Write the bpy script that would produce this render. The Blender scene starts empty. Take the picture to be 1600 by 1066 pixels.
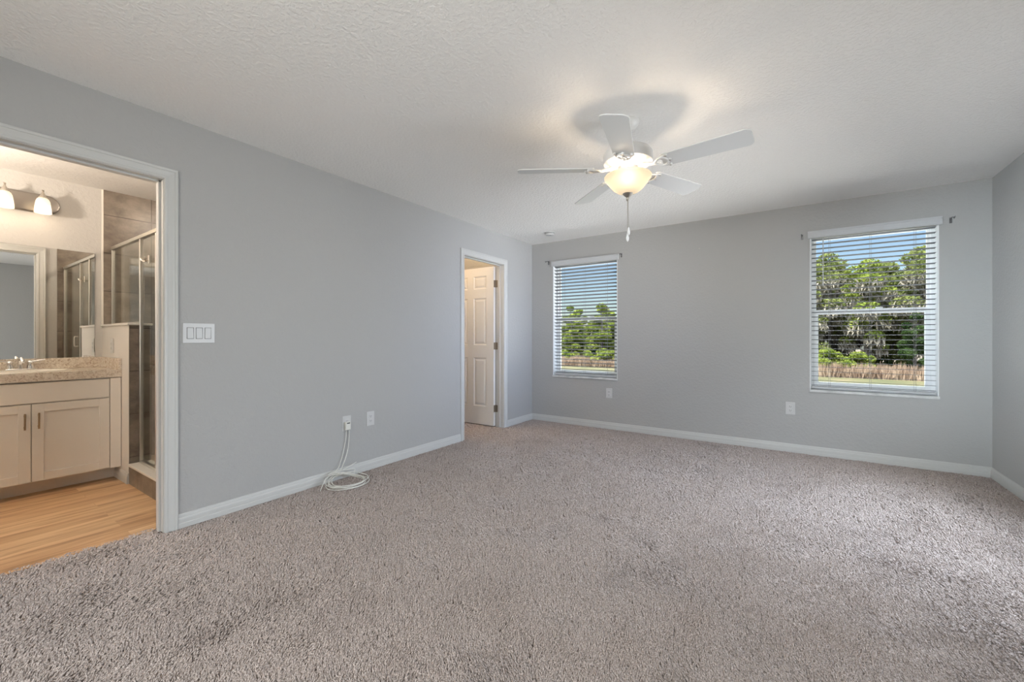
import bpy, bmesh, math, random
import numpy as np
from mathutils import Vector, Matrix

S = bpy.context.scene
COL = S.collection
PI = math.pi

# ------------------------------------------------------------------ camera
cam_data = bpy.data.cameras.new('camera')
cam = bpy.data.objects.new('camera', cam_data)
COL.objects.link(cam)
cam.location = (0.0, 0.0, 1.1365)
cam.rotation_euler = (PI / 2, 0.0, math.radians(34.041))
cam_data.sensor_width = 36.0
cam_data.lens = 36.0 * 652.2 / 1600.0
cam_data.shift_y = -4.7 / 1600.0
cam_data.clip_start = 0.05
cam_data.clip_end = 500.0
S.camera = cam

# ------------------------------------------------------------------ colour management
S.view_settings.view_transform = 'Standard'
S.view_settings.look = 'None'
S.view_settings.exposure = -0.02
S.view_settings.gamma = 1.0
S.view_settings.use_curve_mapping = False
S.cycles.use_denoising = True
S.cycles.max_bounces = 12
S.cycles.diffuse_bounces = 6
S.cycles.glossy_bounces = 6
S.cycles.transparent_max_bounces = 24
S.cycles.sample_clamp_indirect = 6.0
S.cycles.caustics_reflective = False
S.cycles.caustics_refractive = False

# ------------------------------------------------------------------ sky
W = bpy.data.worlds.new('sky')
S.world = W
W.use_nodes = True
nt = W.node_tree
nt.nodes.clear()
sky = nt.nodes.new('ShaderNodeTexSky')
sky.sky_type = 'NISHITA'
sky.sun_disc = False
sky.sun_elevation = math.radians(52)
sky.sun_rotation = math.radians(215)
sky.air_density = 1.0
sky.dust_density = 1.2
sky.ozone_density = 1.5
bg = nt.nodes.new('ShaderNodeBackground')
bg.inputs['Strength'].default_value = 0.17
wo = nt.nodes.new('ShaderNodeOutputWorld')
# bright broken cloud added unseen overhead to light the room, clear blue low down towards the wood
tcw = nt.nodes.new('ShaderNodeTexCoord')
sep = nt.nodes.new('ShaderNodeSeparateXYZ')
nt.links.new(tcw.outputs['Generated'], sep.inputs[0])
cl_h = nt.nodes.new('ShaderNodeMapRange')
cl_h.interpolation_type = 'SMOOTHSTEP'
cl_h.inputs['From Min'].default_value = 0.24
cl_h.inputs['From Max'].default_value = 0.45
nt.links.new(sep.outputs['Z'], cl_h.inputs['Value'])
cl_n = nt.nodes.new('ShaderNodeTexNoise')
cl_n.inputs['Scale'].default_value = 3.0
cl_n.inputs['Detail'].default_value = 5.0
nt.links.new(tcw.outputs['Generated'], cl_n.inputs['Vector'])
cl_m = nt.nodes.new('ShaderNodeMapRange')
cl_m.inputs['From Min'].default_value = 0.30
cl_m.inputs['From Max'].default_value = 0.60
nt.links.new(cl_n.outputs['Fac'], cl_m.inputs['Value'])
cl_f = nt.nodes.new('ShaderNodeMath')
cl_f.operation = 'MULTIPLY'
nt.links.new(cl_h.outputs[0], cl_f.inputs[0])
nt.links.new(cl_m.outputs[0], cl_f.inputs[1])
cl_x = nt.nodes.new('ShaderNodeMix')
cl_x.data_type = 'RGBA'
cl_x.inputs[7].default_value = (47.0, 48.0, 50.5, 1)
nt.links.new(cl_f.outputs[0], cl_x.inputs[0])
nt.links.new(sky.outputs[0], cl_x.inputs[6])
nt.links.new(cl_x.outputs[2], bg.inputs[0])
nt.links.new(bg.outputs[0], wo.inputs[0])


def light(name, kind, loc, energy, color, rot=(0, 0, 0), size=None, size_y=None, radius=None, angle=None):
    d = bpy.data.lights.new(name, kind)
    d.energy = energy
    d.color = color
    if kind == 'AREA':
        d.shape = 'RECTANGLE'
        d.size = size
        d.size_y = size_y
    if radius is not None:
        d.shadow_soft_size = radius
    if angle is not None:
        d.angle = angle
    o = bpy.data.objects.new(name, d)
    o.location = loc
    o.rotation_euler = rot
    COL.objects.link(o)
    return o


# sun on the wood outside: high, from the left, slightly behind the house
sun = light('sun', 'SUN', (20, -10, 40), 13.0, (1.0, 0.95, 0.86), angle=math.radians(0.6))
sun.rotation_euler = Vector((0.32, 0.45, -0.83)).to_track_quat('-Z', 'Y').to_euler()
# daylight lamps added at two made-up windows behind the camera


def daylight(loc, aim, energy, color, w, h, spread):
    d = (Vector(aim) - Vector(loc)).to_track_quat('-Z', 'Y').to_euler()
    o = light('window_daylight', 'AREA', loc, energy, color, d, w, h)
    o.data.spread = math.radians(spread)
    return o


daylight((-0.62, -1.15, 1.35), (0.0, 5.0, 1.3), 43, (1.0, 0.99, 0.93), 1.5, 1.35, 170)
daylight((-2.28, -0.95, 1.35), (1.3, 4.75, 1.3), 8.0, (0.74, 0.88, 1.0), 1.1, 1.3, 30)
# ... and lamps added at a made-up right wall window, outside the frame: aimed at the floor,
# at the far ceiling, and level at the left wall
SW = 3.12
daylight((1.22, SW, 1.15), (-0.6, 2.7, 0.0), 28, (0.60, 0.76, 1.0), 1.5, 1.2, 140)
daylight((1.14, SW, 1.15), (-2.4, 4.6, 2.44), 9.0, (1.0, 1.0, 0.97), 1.5, 1.2, 50)
daylight((1.20, SW, 1.15), (-3.0, 4.3, 1.2), 6.5, (0.55, 0.68, 1.0), 1.5, 1.2, 45)
daylight((1.22, SW, 1.15), (-3.0, 2.0, 1.1), 9.5, (0.94, 0.96, 1.0), 1.5, 1.2, 90)
daylight((1.30, SW, 1.15), (-3.0, SW, 1.15), 5.5, (1.0, 0.98, 0.96), 1.5, 1.2, 180)

# ------------------------------------------------------------------ room dimensions (metres)
H = 2.44
XL, XR, YB, YR = -3.043, 1.338, 5.004, -1.25
T = 0.12
XB = XL - T                      # bathroom / closet face of the left wall
XV = -5.034                      # vanity wall of the bathroom
DOOR1 = (0.06, 0.877, 2.062)     # bathroom doorway: y0, y1, head
DOOR2 = (3.552, 4.312, 2.062)    # closet doorway
WIN = [(-2.708, -1.809), (0.129, 1.028)]
WZ0, WZ1 = 0.636, 2.150
YP0, YP1 = 1.024, 1.152          # half wall of the shower
YG = 1.091                       # shower glass plane
YS = 2.0                         # far end of the shower
YC0, YC1 = 3.12, 5.0             # closet
XC = -4.75


# ------------------------------------------------------------------ materials
def newmat(name):
    m = bpy.data.materials.new(name)
    m.use_nodes = True
    t = m.node_tree
    return m, t, t.nodes['Principled BSDF']


def N(t, kind, **kw):
    n = t.nodes.new(kind)
    for k, v in kw.items():
        setattr(n, k, v)
    return n


def add_bump(t, b, scale, strength, detail=3.0, dist=0.002, rough=0.55, lo=None, hi=None):
    tc = N(t, 'ShaderNodeTexCoord')
    no = N(t, 'ShaderNodeTexNoise')
    no.inputs['Scale'].default_value = scale
    no.inputs['Detail'].default_value = detail
    no.inputs['Roughness'].default_value = rough
    t.links.new(tc.outputs['Object'], no.inputs['Vector'])
    src = no.outputs['Fac']
    if lo is not None:
        mr = N(t, 'ShaderNodeMapRange')
        mr.interpolation_type = 'SMOOTHSTEP'
        mr.inputs['From Min'].default_value = lo
        mr.inputs['From Max'].default_value = hi
        t.links.new(src, mr.inputs['Value'])
        src = mr.outputs[0]
    bu = N(t, 'ShaderNodeBump')
    bu.inputs['Strength'].default_value = strength
    bu.inputs['Distance'].default_value = dist
    t.links.new(src, bu.inputs['Height'])
    t.links.new(bu.outputs[0], b.inputs['Normal'])


def plain(name, col, rough=0.5, metal=0.0, spec=0.5, bump=None):
    m, t, b = newmat(name)
    b.inputs['Base Color'].default_value = (*col, 1)
    b.inputs['Roughness'].default_value = rough
    b.inputs['Metallic'].default_value = metal
    b.inputs['Specular IOR Level'].default_value = spec
    if bump:
        add_bump(t, b, **bump)
    return m


def ramp_noise(name, stops, scale, detail=6, rough=0.6, dist=0.0, map_scale=(1, 1, 1), brough=0.5, bump=0.0, bdist=0.002):
    m, t, b = newmat(name)
    tc = N(t, 'ShaderNodeTexCoord')
    mp = N(t, 'ShaderNodeMapping')
    mp.inputs['Scale'].default_value = map_scale
    no = N(t, 'ShaderNodeTexNoise')
    no.inputs['Scale'].default_value = scale
    no.inputs['Detail'].default_value = detail
    no.inputs['Roughness'].default_value = rough
    no.inputs['Distortion'].default_value = dist
    cr = N(t, 'ShaderNodeValToRGB')
    els = cr.color_ramp.elements
    while len(els) < len(stops):
        els.new(0.5)
    for e, (p, c) in zip(els, stops):
        e.position = p
        e.color = (*c, 1)
    t.links.new(tc.outputs['Object'], mp.inputs[0])
    t.links.new(mp.outputs[0], no.inputs['Vector'])
    t.links.new(no.outputs['Fac'], cr.inputs[0])
    t.links.new(cr.outputs[0], b.inputs['Base Color'])
    b.inputs['Roughness'].default_value = brough
    if bump:
        bu = N(t, 'ShaderNodeBump')
        bu.inputs['Strength'].default_value = bump
        bu.inputs['Distance'].default_value = bdist
        t.links.new(no.outputs['Fac'], bu.inputs['Height'])
        t.links.new(bu.outputs[0], b.inputs['Normal'])
    return m


def tile_mat(name, axis, size=0.336, off=(0.0, 0.0)):
    """square stone-look wall tile with thin grout; axis = which horizontal axis runs along the wall"""
    m, t, b = newmat(name)
    tc = N(t, 'ShaderNodeTexCoord')
    sx = N(t, 'ShaderNodeSeparateXYZ')
    t.links.new(tc.outputs['Object'], sx.inputs[0])
    cx = N(t, 'ShaderNodeCombineXYZ')

    def sh(out, o):
        a = N(t, 'ShaderNodeMath', operation='ADD')
        a.inputs[1].default_value = o
        t.links.new(out, a.inputs[0])
        return a.outputs[0]
    t.links.new(sh(sx.outputs[axis], off[0]), cx.inputs[0])
    t.links.new(sh(sx.outputs['Z'], off[1]), cx.inputs[1])
    br = N(t, 'ShaderNodeTexBrick')
    br.offset = 0.0
    br.inputs['Scale'].default_value = 1.0
    br.inputs['Brick Width'].default_value = size
    br.inputs['Row Height'].default_value = size
    br.inputs['Mortar Size'].default_value = 0.0035
    br.inputs['Mortar Smooth'].default_value = 0.2
    br.inputs['Color1'].default_value = (0.42, 0.42, 0.42, 1)
    br.inputs['Color2'].default_value = (0.62, 0.62, 0.62, 1)
    t.links.new(cx.outputs[0], br.inputs['Vector'])
    no = N(t, 'ShaderNodeTexNoise')
    no.inputs['Scale'].default_value = 5.0
    no.inputs['Detail'].default_value = 8.0
    no.inputs['Roughness'].default_value = 0.65
    no.inputs['Distortion'].default_value = 0.25
    mp = N(t, 'ShaderNodeMapping')
    mp.inputs['Scale'].default_value = (1, 1, 1.5)
    t.links.new(tc.outputs['Object'], mp.inputs[0])
    t.links.new(mp.outputs[0], no.inputs['Vector'])
    cr = N(t, 'ShaderNodeValToRGB')
    e = cr.color_ramp.elements
    e[0].position, e[0].color = 0.33, (0.092, 0.073, 0.056, 1)
    e[1].position, e[1].color = 0.68, (0.25, 0.21, 0.17, 1)
    k = e.new(0.5)
    k.color = (0.168, 0.138, 0.110, 1)
    t.links.new(no.outputs['Fac'], cr.inputs[0])
    mx = N(t, 'ShaderNodeMix', data_type='RGBA', blend_type='SOFT_LIGHT')
    mx.inputs[0].default_value = 0.6
    t.links.new(cr.outputs[0], mx.inputs[6])
    t.links.new(br.outputs['Color'], mx.inputs[7])
    mg = N(t, 'ShaderNodeMix', data_type='RGBA')
    t.links.new(br.outputs['Fac'], mg.inputs[0])
    t.links.new(mx.outputs[2], mg.inputs[6])
    mg.inputs[7].default_value = (0.075, 0.060, 0.047, 1)
    t.links.new(mg.outputs[2], b.inputs['Base Color'])
    b.inputs['Roughness'].default_value = 0.35
    bu = N(t, 'ShaderNodeBump', invert=True)
    bu.inputs['Strength'].default_value = 0.5
    bu.inputs['Distance'].default_value = 0.002
    t.links.new(br.outputs['Fac'], bu.inputs['Height'])
    t.links.new(bu.outputs[0], b.inputs['Normal'])
    return m


def vinyl_mat():
    m, t, b = newmat('wood_look_vinyl_planks')
    tc = N(t, 'ShaderNodeTexCoord')
    sx = N(t, 'ShaderNodeSeparateXYZ')
    t.links.new(tc.outputs['Object'], sx.inputs[0])
    cx = N(t, 'ShaderNodeCombineXYZ')
    t.links.new(sx.outputs['Y'], cx.inputs[0])
    t.links.new(sx.outputs['X'], cx.inputs[1])
    br = N(t, 'ShaderNodeTexBrick')
    br.offset = 0.37
    br.inputs['Scale'].default_value = 1.0
    br.inputs['Brick Width'].default_value = 1.22
    br.inputs['Row Height'].default_value = 0.125
    br.inputs['Mortar Size'].default_value = 0.0012
    br.inputs['Color1'].default_value = (0.0, 0.0, 0.0, 1)
    br.inputs['Color2'].default_value = (1.0, 1.0, 1.0, 1)
    br.inputs['Mortar'].default_value = (0.3, 0.3, 0.3, 1)
    t.links.new(cx.outputs[0], br.inputs['Vector'])
    mp = N(t, 'ShaderNodeMapping')
    mp.inputs['Scale'].default_value = (14, 1.1, 1)
    t.links.new(tc.outputs['Object'], mp.inputs[0])
    av = N(t, 'ShaderNodeVectorMath', operation='MULTIPLY_ADD')
    av.inputs[1].default_value = (7, 7, 7)
    t.links.new(br.outputs['Color'], av.inputs[0])
    t.links.new(mp.outputs[0], av.inputs[2])
    no = N(t, 'ShaderNodeTexNoise')
    no.inputs['Scale'].default_value = 1.6
    no.inputs['Detail'].default_value = 7
    no.inputs['Roughness'].default_value = 0.62
    no.inputs['Distortion'].default_value = 0.5
    t.links.new(av.outputs[0], no.inputs['Vector'])
    cr = N(t, 'ShaderNodeValToRGB')
    e = cr.color_ramp.elements
    e[0].position, e[0].color = 0.30, (0.27, 0.15, 0.072, 1)
    e[1].position, e[1].color = 0.66, (0.64, 0.43, 0.25, 1)
    k = e.new(0.47)
    k.color = (0.49, 0.305, 0.165, 1)
    t.links.new(no.outputs['Fac'], cr.inputs[0])
    mx = N(t, 'ShaderNodeMix', data_type='RGBA', blend_type='SOFT_LIGHT')
    mx.inputs[0].default_value = 0.35
    t.links.new(cr.outputs[0], mx.inputs[6])
    t.links.new(br.outputs['Color'], mx.inputs[7])
    t.links.new(mx.outputs[2], b.inputs['Base Color'])
    b.inputs['Roughness'].default_value = 0.42
    return m


def clear_mat(name, tint=(1, 1, 1), gloss=0.08, rough=0.0):
    m = bpy.data.materials.new(name)
    m.use_nodes = True
    t = m.node_tree
    t.nodes.clear()
    out = N(t, 'ShaderNodeOutputMaterial')
    tr = N(t, 'ShaderNodeBsdfTransparent')
    tr.inputs[0].default_value = (*tint, 1)
    gl = N(t, 'ShaderNodeBsdfGlossy')
    gl.inputs['Roughness'].default_value = rough
    gl.inputs[0].default_value = (1, 1, 1, 1)
    # thin pane: Schlick reflectance from the facing ratio, the same from both sides
    lw = N(t, 'ShaderNodeLayerWeight')
    lw.inputs['Blend'].default_value = 0.5
    pw = N(t, 'ShaderNodeMath', operation='POWER')
    pw.inputs[1].default_value = 5.0
    t.links.new(lw.outputs['Facing'], pw.inputs[0])
    ma = N(t, 'ShaderNodeMath', operation='MULTIPLY_ADD')
    ma.inputs[1].default_value = 0.6
    ma.inputs[2].default_value = gloss
    t.links.new(pw.outputs[0], ma.inputs[0])
    lw = ma
    mx = N(t, 'ShaderNodeMixShader')
    t.links.new(lw.outputs[0], mx.inputs[0])
    t.links.new(tr.outputs[0], mx.inputs[1])
    t.links.new(gl.outputs[0], mx.inputs[2])
    t.links.new(mx.outputs[0], out.inputs[0])
    return m


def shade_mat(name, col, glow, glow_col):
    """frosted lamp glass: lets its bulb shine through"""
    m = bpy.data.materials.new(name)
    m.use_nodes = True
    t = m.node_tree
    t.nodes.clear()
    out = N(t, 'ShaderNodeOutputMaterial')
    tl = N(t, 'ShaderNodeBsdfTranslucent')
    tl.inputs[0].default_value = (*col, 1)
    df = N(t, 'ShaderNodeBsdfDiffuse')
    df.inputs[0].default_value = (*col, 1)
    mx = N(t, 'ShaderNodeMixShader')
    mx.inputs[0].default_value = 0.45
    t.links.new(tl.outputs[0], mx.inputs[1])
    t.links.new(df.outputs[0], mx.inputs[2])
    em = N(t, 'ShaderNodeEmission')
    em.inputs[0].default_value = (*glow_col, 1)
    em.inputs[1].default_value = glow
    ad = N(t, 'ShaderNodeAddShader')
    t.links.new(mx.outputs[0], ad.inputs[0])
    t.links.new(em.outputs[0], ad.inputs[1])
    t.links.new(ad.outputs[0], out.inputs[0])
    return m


def glow_mat(name, col, strength):
    m = bpy.data.materials.new(name)
    m.use_nodes = True
    t = m.node_tree
    t.nodes.clear()
    out = N(t, 'ShaderNodeOutputMaterial')
    em = N(t, 'ShaderNodeEmission')
    em.inputs[0].default_value = (*col, 1)
    em.inputs[1].default_value = strength
    t.links.new(em.outputs[0], out.inputs[0])
    return m


def leaf_mat(name, c0, c1, scale=0.8, trans=0.35):
    m = bpy.data.materials.new(name)
    m.use_nodes = True
    t = m.node_tree
    t.nodes.clear()
    out = N(t, 'ShaderNodeOutputMaterial')
    geo = N(t, 'ShaderNodeNewGeometry')
    no = N(t, 'ShaderNodeTexNoise')
    no.inputs['Scale'].default_value = scale
    no.inputs['Detail'].default_value = 5
    t.links.new(geo.outputs['Position'], no.inputs['Vector'])
    cr = N(t, 'ShaderNodeValToRGB')
    e = cr.color_ramp.elements
    e[0].position, e[0].color = 0.35, (*c0, 1)
    e[1].position, e[1].color = 0.65, (*c1, 1)
    t.links.new(no.outputs['Fac'], cr.inputs[0])
    df = N(t, 'ShaderNodeBsdfDiffuse')
    tl = N(t, 'ShaderNodeBsdfTranslucent')
    t.links.new(cr.outputs[0], df.inputs[0])
    t.links.new(cr.outputs[0], tl.inputs[0])
    mx = N(t, 'ShaderNodeMixShader')
    mx.inputs[0].default_value = trans
    t.links.new(df.outputs[0], mx.inputs[1])
    t.links.new(tl.outputs[0], mx.inputs[2])
    t.links.new(mx.outputs[0], out.inputs[0])
    return m


WALL_BUMP = dict(scale=38, strength=0.22, detail=2.5, dist=0.004, lo=0.42, hi=0.62)
M_WALL = plain('pale_grey_wall_paint', (0.435, 0.432, 0.422), 0.6, bump=WALL_BUMP, spec=0.3)
M_CEIL = plain('white_textured_ceiling', (0.90, 0.89, 0.87), 0.8, bump=dict(scale=50, strength=0.6, detail=2.5, dist=0.003, lo=0.42, hi=0.62), spec=0.2)
M_BATHWALL = plain('bathroom_wall_paint', (0.50, 0.487, 0.465), 0.6, bump=WALL_BUMP, spec=0.3)
M_BATHCEIL = plain('bathroom_ceiling_paint', (0.76, 0.75, 0.73), 0.8, bump=WALL_BUMP, spec=0.2)
M_TRIM = plain('white_semi_gloss_trim', (0.57, 0.57, 0.55), 0.4)
M_DOOR = plain('white_moulded_door', (0.74, 0.73, 0.70), 0.4)
M_PLATE = plain('white_plastic_plate', (0.60, 0.60, 0.59), 0.35)
M_SLOT = plain('dark_slot', (0.03, 0.03, 0.03), 0.6)
M_VINYLF = plain('white_vinyl_window_frame', (0.90, 0.92, 0.93), 0.35)
M_BLIND = plain('white_blind_slat', (0.55, 0.56, 0.57), 0.45)
M_CORD = plain('grey_blind_cord', (0.30, 0.30, 0.30), 0.7)
M_SLAT_SHADED = plain('shaded_blind_slat', (0.17, 0.177, 0.185), 0.9, 0.0, 0.05)  # white slats darkened, their backlit shade put into the colour
M_SILL = ramp_noise('pale_marble_sill', [(0.35, (0.50, 0.50, 0.50)), (0.6, (0.68, 0.68, 0.67))], 9, brough=0.25)
M_GLASS = clear_mat('window_glass', (0.97, 0.985, 0.98), 0.002)
M_SHOWERGLASS = clear_mat('shower_glass', (0.95, 0.965, 0.945), 0.03)
M_NICKEL = plain('brushed_nickel', (0.62, 0.58, 0.52), 0.3, 1.0)
M_PLATEMETAL = plain('satin_nickel_plate', (0.40, 0.37, 0.34), 0.38, 1.0)
M_HINGE = plain('aged_nickel_hinge', (0.26, 0.215, 0.16), 0.45, 0.7)
M_HALFWALL_LIT = plain('half_wall_lit_tone', (0.68, 0.66, 0.625), 0.5)  # bathroom wall paint lightened, light on the half wall put into its colour
M_BRACKET = plain('tarnished_chrome', (0.34, 0.34, 0.35), 0.22, 1.0)
M_CHROME = plain('polished_chrome', (0.80, 0.80, 0.80), 0.12, 1.0)
M_SILVER = plain('satin_aluminium_frame', (0.74, 0.71, 0.66), 0.28, 1.0)
M_BRONZE = plain('brushed_bronze_pull', (0.42, 0.30, 0.18), 0.35, 1.0)
M_MIRROR = plain('mirror_silver', (0.88, 0.89, 0.87), 0.0, 1.0)
M_CAB = plain('white_cabinet_paint', (0.80, 0.765, 0.71), 0.4)
M_FANWHITE = plain('white_fan_enamel', (0.72, 0.71, 0.69), 0.35)
M_BLADE = plain('white_fan_blade', (0.70, 0.695, 0.675), 0.38)
M_CABLE = plain('white_cable_jacket', (0.74, 0.73, 0.67), 0.45)
M_CULTURED = plain('cream_cultured_marble', (0.74, 0.70, 0.63), 0.18)
M_CAPSTONE = plain('white_stone_cap', (0.78, 0.75, 0.69), 0.3)
M_COUNTER = ramp_noise('beige_granite_laminate', [(0.28, (0.16, 0.105, 0.075)), (0.40, (0.42, 0.335, 0.26)), (0.52, (0.66, 0.595, 0.51)), (0.70, (0.76, 0.71, 0.63))],
                       45, detail=9, rough=0.72, dist=1.2, brough=0.22)
M_TILE_Y = tile_mat('brown_stone_tile', 'Y', off=(0.336 * 4 - 1.024 + 0.0, 0.336 * 4 - 0.206))
M_TILE_X = tile_mat('brown_stone_tile_return', 'X', off=(0.336 * 20 + 0.06, 0.336 * 4 - 0.206))
M_VINYL = vinyl_mat()
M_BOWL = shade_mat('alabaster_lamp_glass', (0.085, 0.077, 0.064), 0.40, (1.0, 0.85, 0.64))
M_BULB = glow_mat('lit_bulb', (1.0, 0.82, 0.58), 3.0)
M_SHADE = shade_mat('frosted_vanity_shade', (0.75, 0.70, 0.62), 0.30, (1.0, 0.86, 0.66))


# ------------------------------------------------------------------ mesh helpers
def bx(bm, x0, x1, y0, y1, z0, z1):
    xs, ys, zs = sorted((x0, x1)), sorted((y0, y1)), sorted((z0, z1))
    v = [bm.verts.new((x, y, z)) for z in zs for y in ys for x in xs]
    for f in ((0, 2, 3, 1), (4, 5, 7, 6), (0, 1, 5, 4), (2, 6, 7, 3), (0, 4, 6, 2), (1, 3, 7, 5)):
        bm.faces.new([v[i] for i in f])
    return v


def box(x0, x1, y0, y1, z0, z1, bevel=0.0, seg=2):
    bm = bmesh.new()
    bx(bm, x0, x1, y0, y1, z0, z1)
    if bevel:
        bmesh.ops.bevel(bm, geom=bm.edges[:], offset=bevel, segments=seg, affect='EDGES', profile=0.5)
    return bm


def boxes(lst, bevel=0.0):
    bm = bmesh.new()
    for a in lst:
        sub = box(*a, bevel=bevel)
        me = bpy.data.meshes.new('tmp')
        sub.to_mesh(me)
        sub.free()
        bm.from_mesh(me)
        bpy.data.meshes.remove(me)
    return bm


def join(*bms):
    bm = bmesh.new()
    for b in bms:
        me = bpy.data.meshes.new('tmp')
        b.to_mesh(me)
        b.free()
        bm.from_mesh(me)
        bpy.data.meshes.remove(me)
    return bm


def lathe(profile, seg=48, axis='Z', center=(0, 0, 0), close=False):
    """profile: list of (radius, height)"""
    bm = bmesh.new()
    rings = []
    for r, h in profile:
        if r < 1e-6:
            rings.append([bm.verts.new((0, 0, h))])
        else:
            rings.append([bm.verts.new((r * math.cos(2 * PI * k / seg), r * math.sin(2 * PI * k / seg), h)) for k in range(seg)])
    pairs = list(zip(rings, rings[1:]))
    if close:
        pairs.append((rings[-1], rings[0]))
    for a, b in pairs:
        if len(a) == 1 and len(b) == 1:
            continue
        for k in range(seg):
            j = (k + 1) % seg
            if len(a) == 1:
                bm.faces.new((a[0], b[k], b[j]))
            elif len(b) == 1:
                bm.faces.new((a[k], a[j], b[0]))
            else:
                bm.faces.new((a[k], a[j], b[j], b[k]))
    bmesh.ops.recalc_face_normals(bm, faces=bm.faces[:])
    if axis == 'X':
        bmesh.ops.rotate(bm, verts=bm.verts[:], matrix=Matrix.Rotation(PI / 2, 3, 'Y'))
    elif axis == 'Y':
        bmesh.ops.rotate(bm, verts=bm.verts[:], matrix=Matrix.Rotation(-PI / 2, 3, 'X'))
    bmesh.ops.translate(bm, verts=bm.verts[:], vec=center)
    return bm


def cyl(p, q, r, seg=16, r2=None):
    """capped cylinder between two points"""
    p, q = Vector(p), Vector(q)
    d = q - p
    bm = lathe([(0, 0), (r, 0), (r if r2 is None else r2, d.length), (0, d.length)], seg)
    bmesh.ops.transform(bm, matrix=Matrix.Translation(p) @ d.to_track_quat('Z', 'Y').to_matrix().to_4x4(), verts=bm.verts[:])
    return bm


def tube(pts, r, seg=8, taper=None):
    """swept tube through points"""
    bm = bmesh.new()
    pts = [Vector(p) for p in pts]
    n = len(pts)
    rings = []
    up = Vector((0, 0, 1))
    tprev = None
    for i, p in enumerate(pts):
        tg = (pts[min(i + 1, n - 1)] - pts[max(i - 1, 0)]).normalized()
        if tprev is None:
            a = up if abs(tg.z) < 0.9 else Vector((1, 0, 0))
            nrm = tg.cross(a).normalized()
        else:
            nrm = (nrm - tg * nrm.dot(tg)).normalized()
        tprev = tg
        bi = tg.cross(nrm)
        rr = r if taper is None else r * (taper[0] + (taper[1] - taper[0]) * i / (n - 1))
        rings.append([bm.verts.new(p + (nrm * math.cos(2 * PI * k / seg) + bi * math.sin(2 * PI * k / seg)) * rr) for k in range(seg)])
    for a, b in zip(rings, rings[1:]):
        for k in range(seg):
            bm.faces.new((a[k], a[(k + 1) % seg], b[(k + 1) % seg], b[k]))
    bm.faces.new(rings[0][::-1])
    bm.faces.new(rings[-1])
    bmesh.ops.recalc_face_normals(bm, faces=bm.faces[:])
    return bm


def catmull(pts, per=8):
    P = [Vector(p) for p in pts]
    P = [P[0] * 2 - P[1]] + P + [P[-1] * 2 - P[-2]]
    out = []
    for i in range(1, len(P) - 2):
        a, b, c, d = P[i - 1:i + 3]
        for k in range(per):
            t = k / per
            out.append(0.5 * ((2 * b) + (c - a) * t + (2 * a - 5 * b + 4 * c - d) * t * t + (3 * b - a - 3 * c + d) * t ** 3))
    out.append(P[-2])
    return out


def prism(profile, p0, p1, u, w):
    """extrude a closed 2-D profile [(a,b)] from p0 to p1; a along u, b along w"""
    bm = bmesh.new()
    p0, p1, u, w = Vector(p0), Vector(p1), Vector(u), Vector(w)
    A = [bm.verts.new(p0 + u * a + w * b) for a, b in profile]
    B = [bm.verts.new(p1 + u * a + w * b) for a, b in profile]
    n = len(A)
    for k in range(n):
        bm.faces.new((A[k], A[(k + 1) % n], B[(k + 1) % n], B[k]))
    bm.faces.new(A)
    bm.faces.new(B[::-1])
    bmesh.ops.recalc_face_normals(bm, faces=bm.faces[:])
    return bm


def obj(name, bm, mat, parent=None, smooth=None, loc=None):
    me = bpy.data.meshes.new(name)
    bm.to_mesh(me)
    bm.free()
    o = bpy.data.objects.new(name, me)
    COL.objects.link(o)
    for m in (mat if isinstance(mat, (list, tuple)) else [mat]):
        me.materials.append(m)
    if smooth is not None:
        me.polygons.foreach_set('use_smooth', [True] * len(me.polygons))
        try:
            me.set_sharp_from_angle(angle=math.radians(smooth))
        except Exception:
            pass
    if parent is not None:
        o.parent = parent
    if loc is not None:
        o.location = loc
    return o


def tag(o, label=None, cat=None, group=None, kind=None):
    if label:
        o['label'] = label
    if cat:
        o['category'] = cat
    if group:
        o['group'] = group
    if kind:
        o['kind'] = kind
    return o


def thing(name, label, cat, loc=(0, 0, 0), rotz=0.0, group=None, kind=None):
    o = bpy.data.objects.new(name, None)
    o.empty_display_size = 0.05
    COL.objects.link(o)
    o.location = loc
    o.rotation_euler = (0, 0, rotz)
    return tag(o, label, cat, group, kind)


def struct(name, bm, mat, label, cat, parent=None, smooth=None):
    o = obj(name, bm, mat, parent, smooth)
    return tag(o, label, cat, None, 'structure')


# ------------------------------------------------------------------ shell: bedroom
def wall_x(x0, x1, y0, y1, openings, z0=-0.08, z1=H):
    """wall slab between x0..x1 running along Y, with openings (ya, yb, za, zb)"""
    L = []
    y = y0
    for (a, b, za, zb) in sorted(openings):
        L.append((x0, x1, y, a, z0, z1))
        if za > z0:
            L.append((x0, x1, a, b, z0, za))
        if zb < z1:
            L.append((x0, x1, a, b, zb, z1))
        y = b
    L.append((x0, x1, y, y1, z0, z1))
    return boxes(L)


def wall_y(y0, y1, x0, x1, openings, z0=-0.08, z1=H):
    L = []
    x = x0
    for (a, b, za, zb) in sorted(openings):
        L.append((x, a, y0, y1, z0, z1))
        if za > z0:
            L.append((a, b, y0, y1, z0, za))
        if zb < z1:
            L.append((a, b, y0, y1, zb, z1))
        x = b
    L.append((x, x1, y0, y1, z0, z1))
    return boxes(L)


REAR = [(-1.45, 0.22, 0.6, 2.1), (-2.93, -1.62, 0.6, 2.1)]
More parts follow.
